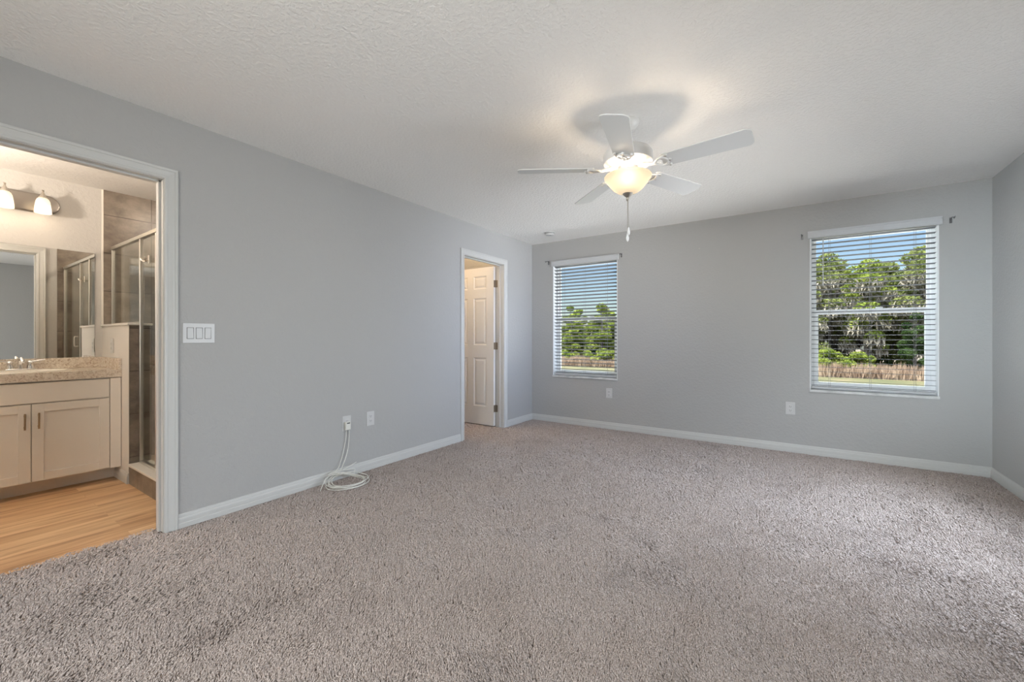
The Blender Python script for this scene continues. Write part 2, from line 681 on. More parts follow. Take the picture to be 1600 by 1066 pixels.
# left wall: bedroom face and bathroom face carry different paint
wl = wall_x(XB, XL, YR - 0.15, YB + 0.2, [(DOOR1[0] - 0.02, DOOR1[1] + 0.018, -0.08, DOOR1[2] + 0.018), (DOOR2[0] - 0.018, DOOR2[1] + 0.018, -0.08, DOOR2[2] + 0.018)])
o = struct('wall_left', wl, [M_WALL, M_BATHWALL], 'pale grey textured wall on the left with two doorways', 'wall')
for p in o.data.polygons:
    if p.normal.x < -0.5:
        p.material_index = 1
struct('wall_back', wall_y(YB, YB + 0.20, XB, XR + T, [(a, b, WZ0 - 0.0235, WZ1) for a, b in WIN]), M_WALL,
       'pale grey wall at the far end holding the two windows with blinds', 'wall')
SIDE = (2.25, 3.99, 0.45, 1.85)
struct('wall_right', wall_x(XR, XR + T, YR - 0.15, YB + 0.2, [(SIDE[0], SIDE[1], SIDE[2] - 0.0235, SIDE[3])]), M_WALL, 'pale grey wall at the right edge', 'wall')
struct('wall_rear', wall_y(YR - 0.15, YR, XB, XR + T, [(a, b, za - 0.0235, zb) for a, b, za, zb in sorted(REAR)]), M_WALL, 'pale grey wall behind the viewer', 'wall')
struct('ceiling', box(XL, XR, YR, YB, H, H + 0.1), M_CEIL, 'white knockdown textured bedroom ceiling above the fan', 'ceiling')

# baseboards
BB = [(0, 0), (0, 0.083), (0.004, 0.083), (0.007, 0.078), (0.0085, 0.068), (0.0085, 0.064), (0.012, 0.058), (0.013, 0.050), (0.013, 0.030), (0.0145, 0.027), (0.0145, 0.0)]
CW = 0.066


def baseboard(name, p0, p1, u, label):
    struct(name, prism(BB, p0, p1, u, (0, 0, 1)), M_TRIM, label, 'baseboard')


bl = join(prism(BB, (XL, DOOR1[1] + CW + 0.002, 0), (XL, DOOR2[0] - CW - 0.002, 0), (1, 0, 0), (0, 0, 1)),
          prism(BB, (XL, DOOR2[1] + CW + 0.002, 0), (XL, YB, 0), (1, 0, 0), (0, 0, 1)),
          prism(BB, (XL, YR, 0), (XL, DOOR1[0] - CW - 0.002, 0), (1, 0, 0), (0, 0, 1)))
struct('baseboard_left', bl, M_TRIM, 'white moulded baseboard along the left wall', 'baseboard')
baseboard('baseboard_back', (XL, YB, 0), (XR, YB, 0), (0, -1, 0), 'white moulded baseboard under the two windows')
baseboard('baseboard_right', (XR, YR, 0), (XR, YB, 0), (-1, 0, 0), 'white moulded baseboard along the right wall')

# door casings and jambs
CASE = [(0.0, 0.0), (0.0, 0.008), (0.006, 0.011), (0.013, 0.011), (0.016, 0.009), (0.028, 0.0105), (0.040, 0.0135), (0.046, 0.0135), (0.049, 0.017), (0.058, 0.019), (0.0625, 0.017), (0.0625, 0.0)]


def casing(y0, y1, zt, x, s, rev=0.004):
    """mitred casing round an opening; profile offset outward, thickness along s*X"""
    bm = bmesh.new()
    rows = []
    for (u, t) in CASE:
        u += rev
        rows.append([bm.verts.new(v) for v in ((x + s * t, y0 - u, 0), (x + s * t, y0 - u, zt + u), (x + s * t, y1 + u, zt + u), (x + s * t, y1 + u, 0))])
    n = len(rows)
    for k in range(n):
        a, b = rows[k], rows[(k + 1) % n]
        for j in range(3):
            bm.faces.new((a[j], a[j + 1], b[j + 1], b[j]))
    bm.faces.new([r[0] for r in rows])
    bm.faces.new([r[3] for r in rows][::-1])
    bmesh.ops.recalc_face_normals(bm, faces=bm.faces[:])
    return bm


def doorway(name, D, label, stop_x):
    y0, y1, zt = D
    j = [(XB, XL, y0 - 0.018, y0, 0, zt), (XB, XL, y1, y1 + 0.018, 0, zt), (XB, XL, y0 - 0.018, y1 + 0.018, zt, zt + 0.018),
         (stop_x[0], stop_x[1], y0, y0 + 0.011, 0, zt), (stop_x[0], stop_x[1], y1 - 0.011, y1, 0, zt), (stop_x[0], stop_x[1], y0, y1, zt - 0.011, zt)]
    struct(name, join(boxes(j, 0.0015), casing(y0, y1, zt, XL, 1), casing(y0, y1, zt, XB, -1)), M_TRIM, label, 'door trim')


doorway('trim_1', DOOR1, 'white moulded casing around the bathroom doorway', (XB + 0.045, XB + 0.08))
doorway('trim_2', DOOR2, 'white moulded casing around the narrow closet doorway', (XB + 0.037, XB + 0.072))

# ------------------------------------------------------------------ shell: bathroom and closet
YB0 = -1.2
struct('wall_vanity', box(XV - T, XV, YB0, YP0, 0, H), M_BATHWALL, 'warm lit bathroom wall above the vanity mirror', 'wall')
struct('wall_shower', join(boxes([(XV - T, XV - 0.001, YP0, YS, 0, H)]), boxes([(XV, XV + 0.008, YP0 + 0.006, YS, 0, H)])), M_TILE_Y,
       'brown stone tiled shower wall beside the mirror', 'wall')
struct('trim_3', box(XV, XV + 0.010, YP0 - 0.006, YP0 + 0.006, 1.25, H, 0.002), M_CAPSTONE, 'white edge strip where the shower tile begins', 'trim')
struct('wall_shower_side', box(XB - 0.008, XB, YP0 + 0.006, YS, 0, H), M_TILE_Y, 'brown tiled shower wall behind the bedroom partition', 'wall')
struct('wall_shower_end', box(XV - T, XB, YS, YS + T, 0, H), M_TILE_X, 'brown tiled wall at the far end of the shower', 'wall')
struct('wall_bathroom_end', box(XV - T, XB, YB0 - T, YB0, 0, H), M_BATHWALL, 'bathroom wall opposite the shower', 'wall')
struct('ceiling_bathroom', box(XV - T, XB, YB0, YS, H, H + 0.1), M_BATHCEIL, 'warm white bathroom ceiling', 'ceiling')
struct('floor_bathroom', box(XV - T, XB + 0.02, YB0, YS, -0.08, -0.001), M_VINYL, 'oak look plank floor in the bathroom', 'floor')

struct('wall_closet', boxes([(XC - T, XC, YC0 - T, YC1 + T, -0.08, H), (XC, XB, YC0 - T, YC0, -0.08, H), (XC, XB, YC1, YC1 + T, -0.08, H)]), M_WALL,
       'walls of the closet behind the panelled door', 'wall')
struct('ceiling_closet', box(XC, XB, YC0, YC1, H, H + 0.1), M_CEIL, 'white ceiling inside the closet', 'ceiling')


# ------------------------------------------------------------------ carpet
def carpet_mats():
    out = []
    for hair in (False, True):
        m, t, b = newmat('grey_brown_plush_pile' if hair else 'grey_brown_carpet_backing')
        geo = N(t, 'ShaderNodeNewGeometry')
        n1 = N(t, 'ShaderNodeTexNoise')
        n1.inputs['Scale'].default_value = 210
        n1.inputs['Detail'].default_value = 2
        t.links.new(geo.outputs['Position'], n1.inputs['Vector'])
        cr = N(t, 'ShaderNodeValToRGB')
        e = cr.color_ramp.elements
        k = 1.0 if hair else 0.72
        e[0].position, e[0].color = 0.34, (0.27 * k, 0.226 * k, 0.202 * k, 1)
        e[1].position, e[1].color = 0.64, (0.57 * k, 0.50 * k, 0.46 * k, 1)
        t.links.new(n1.outputs['Fac'], cr.inputs[0])
        t.links.new(cr.outputs[0], b.inputs['Base Color'])
        b.inputs['Roughness'].default_value = 0.9
        b.inputs['Specular IOR Level'].default_value = 0.1
        if not hair:
            n2 = N(t, 'ShaderNodeTexNoise')
            n2.inputs['Scale'].default_value = 150
            n2.inputs['Detail'].default_value = 3
            t.links.new(geo.outputs['Position'], n2.inputs['Vector'])
            bu = N(t, 'ShaderNodeBump')
            bu.inputs['Strength'].default_value = 1.0
            bu.inputs['Distance'].default_value = 0.01
            t.links.new(n2.outputs['Fac'], bu.inputs['Height'])
            t.links.new(bu.outputs[0], b.inputs['Normal'])
        out.append(m)
    return out


M_CARPET, M_PILE = carpet_mats()
struct('floor', boxes([(XB, XR, YR, YB, -0.08, -0.010), (XC, XB, YC0, YC1, -0.08, -0.010)]), M_CARPET, 'grey brown carpeted bedroom floor', 'floor')


def value_noise(x, y, seed, cells=64):
    r = np.random.default_rng(seed).random((cells, cells))
    xi, yi = np.floor(x).astype(int), np.floor(y).astype(int)
    fx, fy = x - xi, y - yi
    fx, fy = fx * fx * (3 - 2 * fx), fy * fy * (3 - 2 * fy)
    g = lambda i, j: r[i % cells, j % cells]
    return (g(xi, yi) * (1 - fx) + g(xi + 1, yi) * fx) * (1 - fy) + (g(xi, yi + 1) * (1 - fx) + g(xi + 1, yi + 1) * fx) * fy


def carpet_pile():
    rng = np.random.default_rng(7)
    xs, ys, ws = [], [], []
    # rings of falling density with distance from the middle of the near edge
    def region(x0, x1, y0, y1):
        cell = 0.25
        for cx_ in np.arange(x0, x1, cell):
            for cy_ in np.arange(y0, y1, cell):
                w, h_ = min(cell, x1 - cx_), min(cell, y1 - cy_)
                d = max(1.55, math.hypot(cx_ + w / 2, cy_ + h_ / 2))
                if cy_ + h_ / 2 < 0.1 * 0 - 0.3:
                    d = max(d, 3.0)
                sp = max(0.0040, 0.0025 * d)          # spacing
                n = int(w * h_ / sp ** 2)
                xs.append(cx_ + rng.random(n) * w)
                ys.append(cy_ + rng.random(n) * h_)
                ws.append(np.full(n, sp))
    region(XL + 0.008, XR - 0.008, YR, YB - 0.008)
    region(XB - 0.005, XL + 0.008, DOOR1[0] + 0.002, DOOR1[1] - 0.003)
    region(XB - 0.9, XL + 0.008, DOOR2[0] + 0.002, DOOR2[1] - 0.003)
    x, y, sp = np.concatenate(xs), np.concatenate(ys), np.concatenate(ws)
    n = len(x)
    # lie of the pile: broad patches brushed different ways, with fine disorder
    a = 2.5 + 2.2 * (value_noise(x * 1.3 + 5, y * 1.3 + 9, 3) - 0.5) + 2.2 * (value_noise(x * 6, y * 6, 4) - 0.5) + rng.normal(0, 0.6, n)
    lean = np.clip(0.38 + 0.30 * value_noise(x * 2.6 + 3, y * 2.6, 5) + 0.30 * value_noise(x * 9, y * 9, 15) + rng.normal(0, 0.18, n), 0.05, 1.1)
    clump = value_noise(x / 0.022, y / 0.022, 6, 512)
    ln = 0.0135 * (0.72 + 0.42 * clump + 0.22 * rng.random(n))
    dx, dy = np.cos(a), np.sin(a)
    pos = np.empty((n, 3, 3), np.float32)
    z0 = -0.010
    for k, (f, g) in enumerate(((0.0, 0.0), (0.55, 0.35), (1.0, 1.0))):
        th = lean * (0.5 + 0.5 * f)
        pos[:, k, 0] = x + dx * ln * f * np.sin(th)
        pos[:, k, 1] = y + dy * ln * f * np.sin(th)
        pos[:, k, 2] = z0 + ln * f * np.cos(th)
    rad = np.empty((n, 3), np.float32)
    base = sp * 0.44
    rad[:, 0] = base * 0.95
    rad[:, 1] = base
    rad[:, 2] = base * 0.62
    hc = bpy.data.hair_curves.new('carpet_pile')
    hc.add_curves([3] * n)
    hc.position_data.foreach_set('vector', pos.ravel())
    if 'radius' not in hc.attributes:
        hc.attributes.new('radius', 'FLOAT', 'POINT')
    hc.attributes['radius'].data.foreach_set('value', rad.ravel())
    hc.materials.append(M_PILE)
    hc.update_tag()
    o = bpy.data.objects.new('carpet_pile', hc)
    COL.objects.link(o)
    tag(o, 'plush grey brown carpet pile covering the bedroom floor', 'carpet', None, 'stuff')
    print('carpet strands', n)


carpet_pile()


# ------------------------------------------------------------------ windows (structure) with their blinds
def window(n, x0, x1, y_in, out, z0, z1, label, with_sill=True, loc=(0, 0, 0), rot=0.0):
    """single hung vinyl window set back in the wall opening; out = +1 (outside is +Y) or -1"""
    root = thing('window_%d' % n, label, 'window', loc, rot, None, 'structure')
    ya = y_in + out * (0.085 if n < 5 else 0.05)
    yb = y_in + out * (0.150 if n < 5 else 0.115)
    f = 0.034
    obj('window_frame', boxes([(x0, x0 + f, ya, yb, z0, z1), (x1 - f, x1, ya, yb, z0, z1), (x0 + f, x1 - f, ya, yb, z0, z0 + f), (x0 + f, x1 - f, ya, yb, z1 - f, z1)], 0.003), M_VINYLF, root)
    zm = z0 + (z1 - z0) * 0.497
    # lower sash on the inside track, upper sash fixed behind it
    s = 0.036
    l0, l1, c, d = x0 + f, x1 - f, ya + out * 0.004, ya + out * 0.030
    obj('lower_sash', boxes([(l0, l0 + s, c, d, z0 + f, zm + 0.022), (l1 - s, l1, c, d, z0 + f, zm + 0.022), (l0 + s, l1 - s, c, d, z0 + f, z0 + f + s), (l0 + s, l1 - s, c, d, zm - 0.022, zm + 0.022)], 0.003), M_VINYLF, root)
    c2, d2 = ya + out * 0.034, ya + out * 0.060
    s2 = 0.020
    obj('upper_sash', boxes([(l0, l0 + s2, c2, d2, zm - 0.02, z1 - f), (l1 - s2, l1, c2, d2, zm - 0.02, z1 - f), (l0 + s2, l1 - s2, c2, d2, zm - 0.02, zm + 0.02), (l0 + s2, l1 - s2, c2, d2, z1 - f - s2, z1 - f)], 0.003), M_VINYLF, root)
    g1 = (c + d) / 2
    obj('pane', box(l0 + s, l1 - s, g1 - 0.0015, g1 + 0.0015, z0 + f + s, zm - 0.022), M_GLASS, root)
    g2 = (c2 + d2) / 2
    obj('pane', box(l0 + s2, l1 - s2, g2 - 0.0015, g2 + 0.0015, zm + 0.02, z1 - f - s2), M_GLASS, root)
    obj('sash_lock', box((x0 + x1) / 2 + 0.05, (x0 + x1) / 2 + 0.10, c - out * 0.002, c + out * 0.02, zm + 0.022, zm + 0.034, 0.003), M_VINYLF, root)
    rv = 0.006
    obj('window_reveal', boxes([(x0, x0 + rv, y_in, ya, z0, z1), (x1 - rv, x1, y_in, ya, z0, z1), (x0 + rv, x1 - rv, y_in, ya, z1 - rv, z1)]), M_VINYLF, root)
    if with_sill:
        obj('window_sill', box(x0 - 0.004, x1 + 0.004, y_in - out * 0.018, yb, z0 - 0.0238, z0, 0.003), M_SILL, root)
    return root


def blind(x0, x1, label, tilt, wand):
    z1 = WZ1
    y = YB
    root = thing('window_blind', label, 'blind', ((x0 + x1) / 2, y, z1), 0, 'white slatted blinds on the far wall')
    cx_ = (x0 + x1) / 2
    w = (x1 - x0) / 2 - 0.011

    def P(bm):
        return bm
    # valance: moulded board in front of the head rail, a bit wider than the opening
    VP = [(0.0, 0.0), (-0.016, 0.0), (-0.018, 0.006), (-0.014, 0.012), (-0.014, 0.052), (-0.019, 0.058), (-0.021, 0.068), (0.0, 0.068)]
    zv = -0.046
    v = prism([(-a if False else a, b) for a, b in VP], (-w - 0.029, -0.006, zv), (w + 0.029, -0.006, zv), (0, 1, 0), (0, 0, 1))
    v = join(v, boxes([(-w - 0.029, -w - 0.017, -0.006, -0.0005, zv, zv + 0.068), (w + 0.017, w + 0.029, -0.006, -0.0005, zv, zv + 0.068)]))
    obj('valance', v, M_BLIND, root)
    obj('head_rail', box(-w, w, 0.004, 0.056, -0.045, -0.008), M_BLIND, root)
    zb = WZ0 - z1 + 0.012
    top = -0.058
    n = 33
    pitch = (top - (zb + 0.030)) / (n - 1)
    bm = bmesh.new()
    for k in range(n):
        zc = top - k * pitch
        # slightly crowned slat, 50 mm deep
        A, B = [], []
        prof = []
        m = 6
        for j in range(m + 1):
            u = -0.0248 + 0.0496 * j / m
            prof.append((u, 0.0016 * (1 - (u / 0.0248) ** 2) + 0.0011))
        for j in range(m, -1, -1):
            u = -0.0248 + 0.0496 * j / m
            prof.append((u, 0.0016 * (1 - (u / 0.0248) ** 2) - 0.0011))
        ct, st = math.cos(tilt), math.sin(tilt)
        prof = [(u * ct + z * st, -u * st + z * ct) for u, z in prof]
        A = [bm.verts.new((-w + 0.004, 0.030 + u, zc + z)) for u, z in prof]
        B = [bm.verts.new((w - 0.004, 0.030 + u, zc + z)) for u, z in prof]
        q = len(A)
        for j in range(q):
            bm.faces.new((A[j], A[(j + 1) % q], B[(j + 1) % q], B[j]))
        bm.faces.new(A[::-1])
        bm.faces.new(B)
    bmesh.ops.recalc_face_normals(bm, faces=bm.faces[:])
    obj('slats', bm, M_SLAT_SHADED, root, smooth=40)
    obj('bottom_rail', box(-w + 0.003, w - 0.003, 0.005, 0.055, zb, zb + 0.018, 0.004), M_BLIND, root)
    for fx in (-0.30, 0.0, 0.30):
        lc = join(tube([(fx, 0.0045, -0.04), (fx, 0.0045, zb + 0.01)], 0.0008, 6), tube([(fx, 0.0555, -0.04), (fx, 0.0555, zb + 0.01)], 0.0008, 6),
                  tube([(fx + 0.012, 0.030, -0.04), (fx + 0.012, 0.030, zb + 0.01)], 0.0009, 6))
        obj('ladder_cord', lc, M_CORD, root)
    if wand:
        ww = obj('tilt_wand', join(tube([(-w + 0.092, -0.004, -0.03), (-w + 0.092, -0.005, -0.5)], 0.0038, 8), lathe([(0, -0.52), (0.0045, -0.515), (0.0058, -0.50), (0.004, -0.47), (0, -0.465)], 10, center=(-w + 0.092, -0.005, 0))), M_BLIND, root)
    return root


window(1, *WIN[0], YB, 1, WZ0, WZ1, 'white vinyl window beside the closet doorway')
window(2, *WIN[1], YB, 1, WZ0, WZ1, 'white vinyl window by the right corner of the room')
window(3, *REAR[0][:2], YR, -1, 0.6, 2.1, 'made-up white vinyl window behind the viewer, added for a fill lamp')  # rear pair added out of view as a setting for the fill lamps
window(4, *REAR[1][:2], YR, -1, 0.6, 2.1, 'second made-up white vinyl window behind the viewer, added for a fill lamp')
window(5, -0.87, 0.87, 0.0, 1, 0.45, 1.85, 'made-up white vinyl window in the right wall outside the picture, added for fill lamps', True, (XR, 3.12, 0), -PI / 2)  # added out of view as a setting for the side fill lamps
blind(*WIN[0], 'white slatted blind on the narrow looking window beside the closet doorway', math.radians(13), False)
blind(*WIN[1], 'white slatted blind with tilt wand on the window nearest the right corner', math.radians(4.5), True)


# ------------------------------------------------------------------ curtain rod brackets
def bracket(x, z, s, label):
    root = thing('curtain_rod_bracket', label, 'bracket', (x, YB, z), 0, 'curtain rod brackets left on the far wall')
    obj('wall_plate', box(-0.009, 0.009, -0.004, 0.0, -0.032, 0.018, 0.0015), M_BRACKET, root)
    obj('arm', tube(catmull([(0, -0.002, 0.006), (0, -0.03, 0.010), (s * 0.004, -0.055, 0.006), (s * 0.006, -0.072, -0.004)], 5), 0.0042, 8), M_BRACKET, root, 50)
    cup = tube([(s * 0.006 + 0.0, -0.072 + 0.015 * math.cos(a), 0.008 + 0.015 * math.sin(a)) for a in [math.radians(d) for d in range(180, 361, 15)]], 0.0036, 8)
    obj('rod_cup', cup, M_BRACKET, root, 50)
    obj('screw', cyl((0, -0.0065, -0.022), (0, -0.0035, -0.022), 0.004, 10), M_BRACKET, root)


bracket(-2.775, 2.168, -1, 'small chrome curtain bracket at the upper left of the left window')
bracket(-1.757, 2.160, 1, 'small chrome curtain bracket at the upper right of the left window')
bracket(0.066, 2.135, -1, 'small chrome curtain bracket at the upper left of the right window')
bracket(1.098, 2.140, 1, 'small chrome curtain bracket at the upper right of the right window')

nail = thing('picture_nail', 'tiny nail left in the far wall between the windows', 'nail', (-0.869, YB, 2.126))
obj('shank', cyl((0, 0, 0), (0, -0.014, 0.003), 0.0016, 8), M_NICKEL, nail)
obj('nail_head', cyl((0, -0.013, 0.003), (0, -0.0155, 0.0035), 0.004, 10), M_NICKEL, nail)


# ------------------------------------------------------------------ wall plates
def outlet_bm_plate(w, h):
    return box(-w / 2, w / 2, -0.006, 0.0, -h / 2, h / 2, 0.0025, 3)


def duplex(name, loc, rotz, label, group):
    root = thing(name, label, 'outlet', loc, rotz, group)
    obj('cover_plate', outlet_bm_plate(0.078, 0.122), M_PLATE, root)
    for s in (-1, 1):
        r = obj('receptacle', box(-0.0165, 0.0165, -0.0085, -0.004, s * 0.0195 - 0.0145, s * 0.0195 + 0.0145, 0.002, 2), M_PLATE, root)
        sl = obj('slots', boxes([(-0.008, -0.0055, -0.0088, -0.008, s * 0.0195 - 0.003, s * 0.0195 + 0.006), (0.0055, 0.008, -0.0088, -0.008, s * 0.0195 - 0.003, s * 0.0195 + 0.005), (-0.0022, 0.0022, -0.0088, -0.008, s * 0.0195 - 0.0105, s * 0.0195 - 0.0065)]), M_SLOT, r)
    obj('screw', cyl((0, -0.0075, 0), (0, -0.005, 0), 0.0028, 10), M_PLATE, root)
    return root


G = 'white duplex wall outlets'
R90 = PI / 2
duplex('wall_outlet', (-1.914, YB, 0.447), 0, 'white outlet low on the far wall under the left window', G)
duplex('wall_outlet', (-0.030, YB, 0.436), 0, 'white outlet low on the far wall left of the right window', G)
duplex('wall_outlet', (XL, 2.309, 0.440), R90, 'white empty outlet on the left wall nearer the closet doorway', G)
duplex('wall_outlet', (XL, 2.078, 0.437), R90, 'white outlet on the left wall with a cable adapter plugged in', G)

sw = thing('light_switch', 'white plate of three rocker switches beside the bathroom doorway', 'light switch', (XL, 1.0525, 1.166), R90)
obj('cover_plate', outlet_bm_plate(0.168, 0.122), M_PLATE, sw)
for k in (-1, 0, 1):
    bm = boxes([(k * 0.046 - 0.0178, k * 0.046 + 0.0178, -0.0066, -0.004, -0.0345, 0.0345)])
    obj('switch_bezel', bm, M_SLOT, sw)
    bm = box(k * 0.046 - 0.0162, k * 0.046 + 0.0162, -0.0105, -0.004, -0.033, 0.033, 0.002)
    for v in bm.verts:
        if v.co.y < -0.007:
            v.co.y += (0.0030 if (v.co.z > 0) == (k != 1) else -0.0005)
    obj('rocker', bm, M_PLATE, sw)
    for zs in (0.049, -0.049):
        obj('screw', cyl((k * 0.046, -0.0072, zs), (k * 0.046, -0.005, zs), 0.0026, 8), M_PLATE, sw)

# ------------------------------------------------------------------ coiled cable with its adapter
cable = thing('coiled_cable', 'white cable hanging from the outlet and coiled on the carpet', 'cable', (XL, 1.98, 0.0))
# local frame: x away from the wall, y along it
ad = box(0.0085, 0.034, 0.071, 0.117, 0.385, 0.452, 0.006, 3)
bmesh.ops.bevel(ad, geom=[], offset=0.001, affect='EDGES')
pl = obj('adapter', ad, M_CABLE, cable)
tag(pl, 'white plastic plug in adapter')
obj('adapter_slot', box(0.0341, 0.0346, 0.080, 0.108, 0.438, 0.446), M_SLOT, pl)
rng = random.Random(11)
cx0, cy0 = 0.172, -0.012
pts = [(0.022, 0.110, 0.388), (0.016, 0.112, 0.33), (0.016, 0.103, 0.24), (0.022, 0.075, 0.16), (0.04, 0.035, 0.11), (0.06, 0.0, 0.075)]
turns = 6
for k in range(turns * 12):
    a = PI * 0.95 + 2 * PI * k / 12 * (1 if True else 1)
    tt = k // 12
    rx = 0.138 - 0.008 * ((tt * 37) % 4) + 0.006 * math.sin(tt * 2.1)
    ry = 0.158 - 0.011 * ((tt * 53) % 5) + 0.008 * math.cos(tt * 1.7)
    ox = 0.006 * math.sin(tt * 1.3)
    oy = 0.012 * math.sin(tt * 2.7 + 0.5)
    lift = 0.030 * max(0.0, -math.cos(a)) ** 2        # propped against the baseboard at the wall side
    pts.append((cx0 + ox + rx * math.cos(a), cy0 + oy + ry * math.sin(a), 0.010 + 0.0045 * tt + lift + 0.003 * rng.random()))
pts += [(0.07, -0.10, 0.07), (0.10, -0.17, 0.03), (0.155, -0.225, 0.010)]
obj('cable_run', tube(catmull(pts, 6), 0.0030, 7), M_CABLE, cable, 60)
pts2 = [(0.022, 0.084, 0.388), (0.014, 0.086, 0.33), (0.013, 0.070, 0.25), (0.018, 0.045, 0.17), (0.030, 0.01, 0.11), (0.045, -0.03, 0.085), (0.050, -0.075, 0.070), (0.06, -0.105, 0.075), (0.062, -0.06, 0.088), (0.055, 0.02, 0.082), (0.05, 0.09, 0.094), (0.036, 0.165, 0.108)]
obj('cable_tail', tube(catmull(pts2, 6), 0.0028, 7), M_CABLE, cable, 60)
wrap = [(0.060, -0.075, 0.076), (0.095, -0.03, 0.070), (0.105, 0.05, 0.062), (0.085, 0.115, 0.058), (0.070, 0.118, 0.070), (0.075, 0.06, 0.080), (0.055, -0.02, 0.085), (0.050, -0.072, 0.080), (0.085, -0.05, 0.088), (0.115, 0.04, 0.055), (0.110, 0.10, 0.050)]
obj('cable_wrap', tube(catmull(wrap, 6), 0.0030, 7), M_CABLE, cable, 60)

# ------------------------------------------------------------------ smoke detector
sd = thing('smoke_detector', 'round white smoke detector on the ceiling near the far left corner', 'smoke detector', (-2.50, 4.53, H))
obj('base', lathe([(0, 0), (0.062, 0), (0.064, -0.004), (0.062, -0.010), (0, -0.010)], 32), M_PLATE, sd, 30)
obj('vent_ring', lathe([(0.046, -0.010), (0.046, -0.019), (0.0, -0.019)], 32), M_CORD, sd, 30)
obj('cover', lathe([(0, -0.019), (0.055, -0.019), (0.056, -0.025), (0.050, -0.033), (0.030, -0.038), (0, -0.039)], 32), M_PLATE, sd, 30)
obj('test_button', lathe([(0, -0.038), (0.010, -0.038), (0.009, -0.041), (0, -0.042)], 16, center=(0.018, -0.012, 0.0015)), M_CORD, sd, 30)


# ------------------------------------------------------------------ closet door
def panel_door(w, h, t):
    """six panel door leaf; local x along width from hinge, y thickness 0..t, z height; both faces panelled"""
    st, mid = 0.115, 0.105
    xs = [0, st, (w - mid) / 2, (w + mid) / 2, w - st, w]
    zs = [0, 0.235, 0.235 + 0.63, 1.03, 1.03 + 0.61, 1.76, 1.76 + 0.165, h]
    bm = bmesh.new()

    def face(y, s):
        # grid with recessed raised-panels
        for i in range(5):
            for j in range(7):
                x0, x1, z0, z1 = xs[i], xs[i + 1], zs[j], zs[j + 1]
                if i in (1, 3) and j in (1, 3, 5):
                    steps = [(0, 0), (0.010, -0.0075), (0.020, -0.0085), (0.042, -0.0015)]
                    prev = None
                    for (ins, dep) in steps:
                        ring = [bm.verts.new(v) for v in ((x0 + ins, y + s * dep, z0 + ins), (x1 - ins, y + s * dep, z0 + ins), (x1 - ins, y + s * dep, z1 - ins), (x0 + ins, y + s * dep, z1 - ins))]
                        if prev:
                            for k in range(4):
                                bm.faces.new((prev[k], prev[(k + 1) % 4], ring[(k + 1) % 4], ring[k]))
                        prev = ring
                    bm.faces.new(prev)
                else:
                    bm.faces.new([bm.verts.new(v) for v in ((x0, y, z0), (x1, y, z0), (x1, y, z1), (x0, y, z1))])
    face(0.0, -1)
    face(t, 1)
    for (a, b) in (((0, 0), (w, 0)), ((w, 0), (w, h)), ((w, h), (0, h)), ((0, h), (0, 0))):
        bm.faces.new([bm.verts.new(v) for v in ((a[0], 0, a[1]), (b[0], 0, b[1]), (b[0], t, b[1]), (a[0], t, a[1]))])
    bmesh.ops.remove_doubles(bm, verts=bm.verts[:], dist=1e-5)
    bmesh.ops.recalc_face_normals(bm, faces=bm.faces[:])
    return bm


# leaf swung open into the closet: hinge side towards the bedroom
dr = thing('door_1', 'white six panel door standing open into the closet', 'door', (XB - 0.006, DOOR2[1] - 0.004, 0.014), PI, None, 'structure')
obj('door_leaf', panel_door(0.755, 2.035, 0.035), M_DOOR, dr)
for z in (0.22, 1.02, 1.815):
    hb = join(boxes([(-0.0015, 0.0005, 0.003, 0.033, z - 0.045, z + 0.045)]), boxes([(-0.046, -0.010, -0.0035, -0.0015, z - 0.045, z + 0.045)]),
              cyl((-0.006, -0.0005, z - 0.047), (-0.006, -0.0005, z + 0.047), 0.006, 12))
    obj('hinge', hb, M_HINGE, dr)
kn = lathe([(0, 0), (0.032, 0), (0.032, 0.006), (0.012, 0.010), (0.011, 0.032), (0.024, 0.040), (0.028, 0.054), (0.022, 0.066), (0, 0.070)], 24, axis='Y', center=(0.69, 0.035, 0.93))
kn2 = lathe([(0, 0), (0.032, 0), (0.032, 0.006), (0.012, 0.010), (0.011, 0.032), (0.024, 0.040), (0.028, 0.054), (0.022, 0.066), (0, 0.070)], 24, axis='Y', center=(0, 0, 0))
bmesh.ops.rotate(kn2, verts=kn2.verts[:], matrix=Matrix.Rotation(PI, 3, 'Z'))
bmesh.ops.translate(kn2, verts=kn2.verts[:], vec=(0.69, 0.0, 0.93))
obj('door_knob', join(kn, kn2), M_NICKEL, dr, 30)
# closet lamp
cl = thing('closet_ceiling_lamp', 'small round ceiling lamp inside the closet', 'lamp', (-3.75, 3.5, H))
obj('lamp_stem', cyl((0, 0, -0.02), (0, 0, -0.25), 0.01, 12), M_NICKEL, cl)
obj('lamp_base', lathe([(0, 0), (0.12, 0), (0.12, -0.02), (0, -0.02)], 32), M_FANWHITE, cl)
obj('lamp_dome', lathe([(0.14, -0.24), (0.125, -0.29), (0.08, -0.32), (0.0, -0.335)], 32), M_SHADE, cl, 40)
light('closet_bulb', 'POINT', (-3.75, 3.5, H - 0.27), 330, (1.0, 0.72, 0.44), radius=0.05)


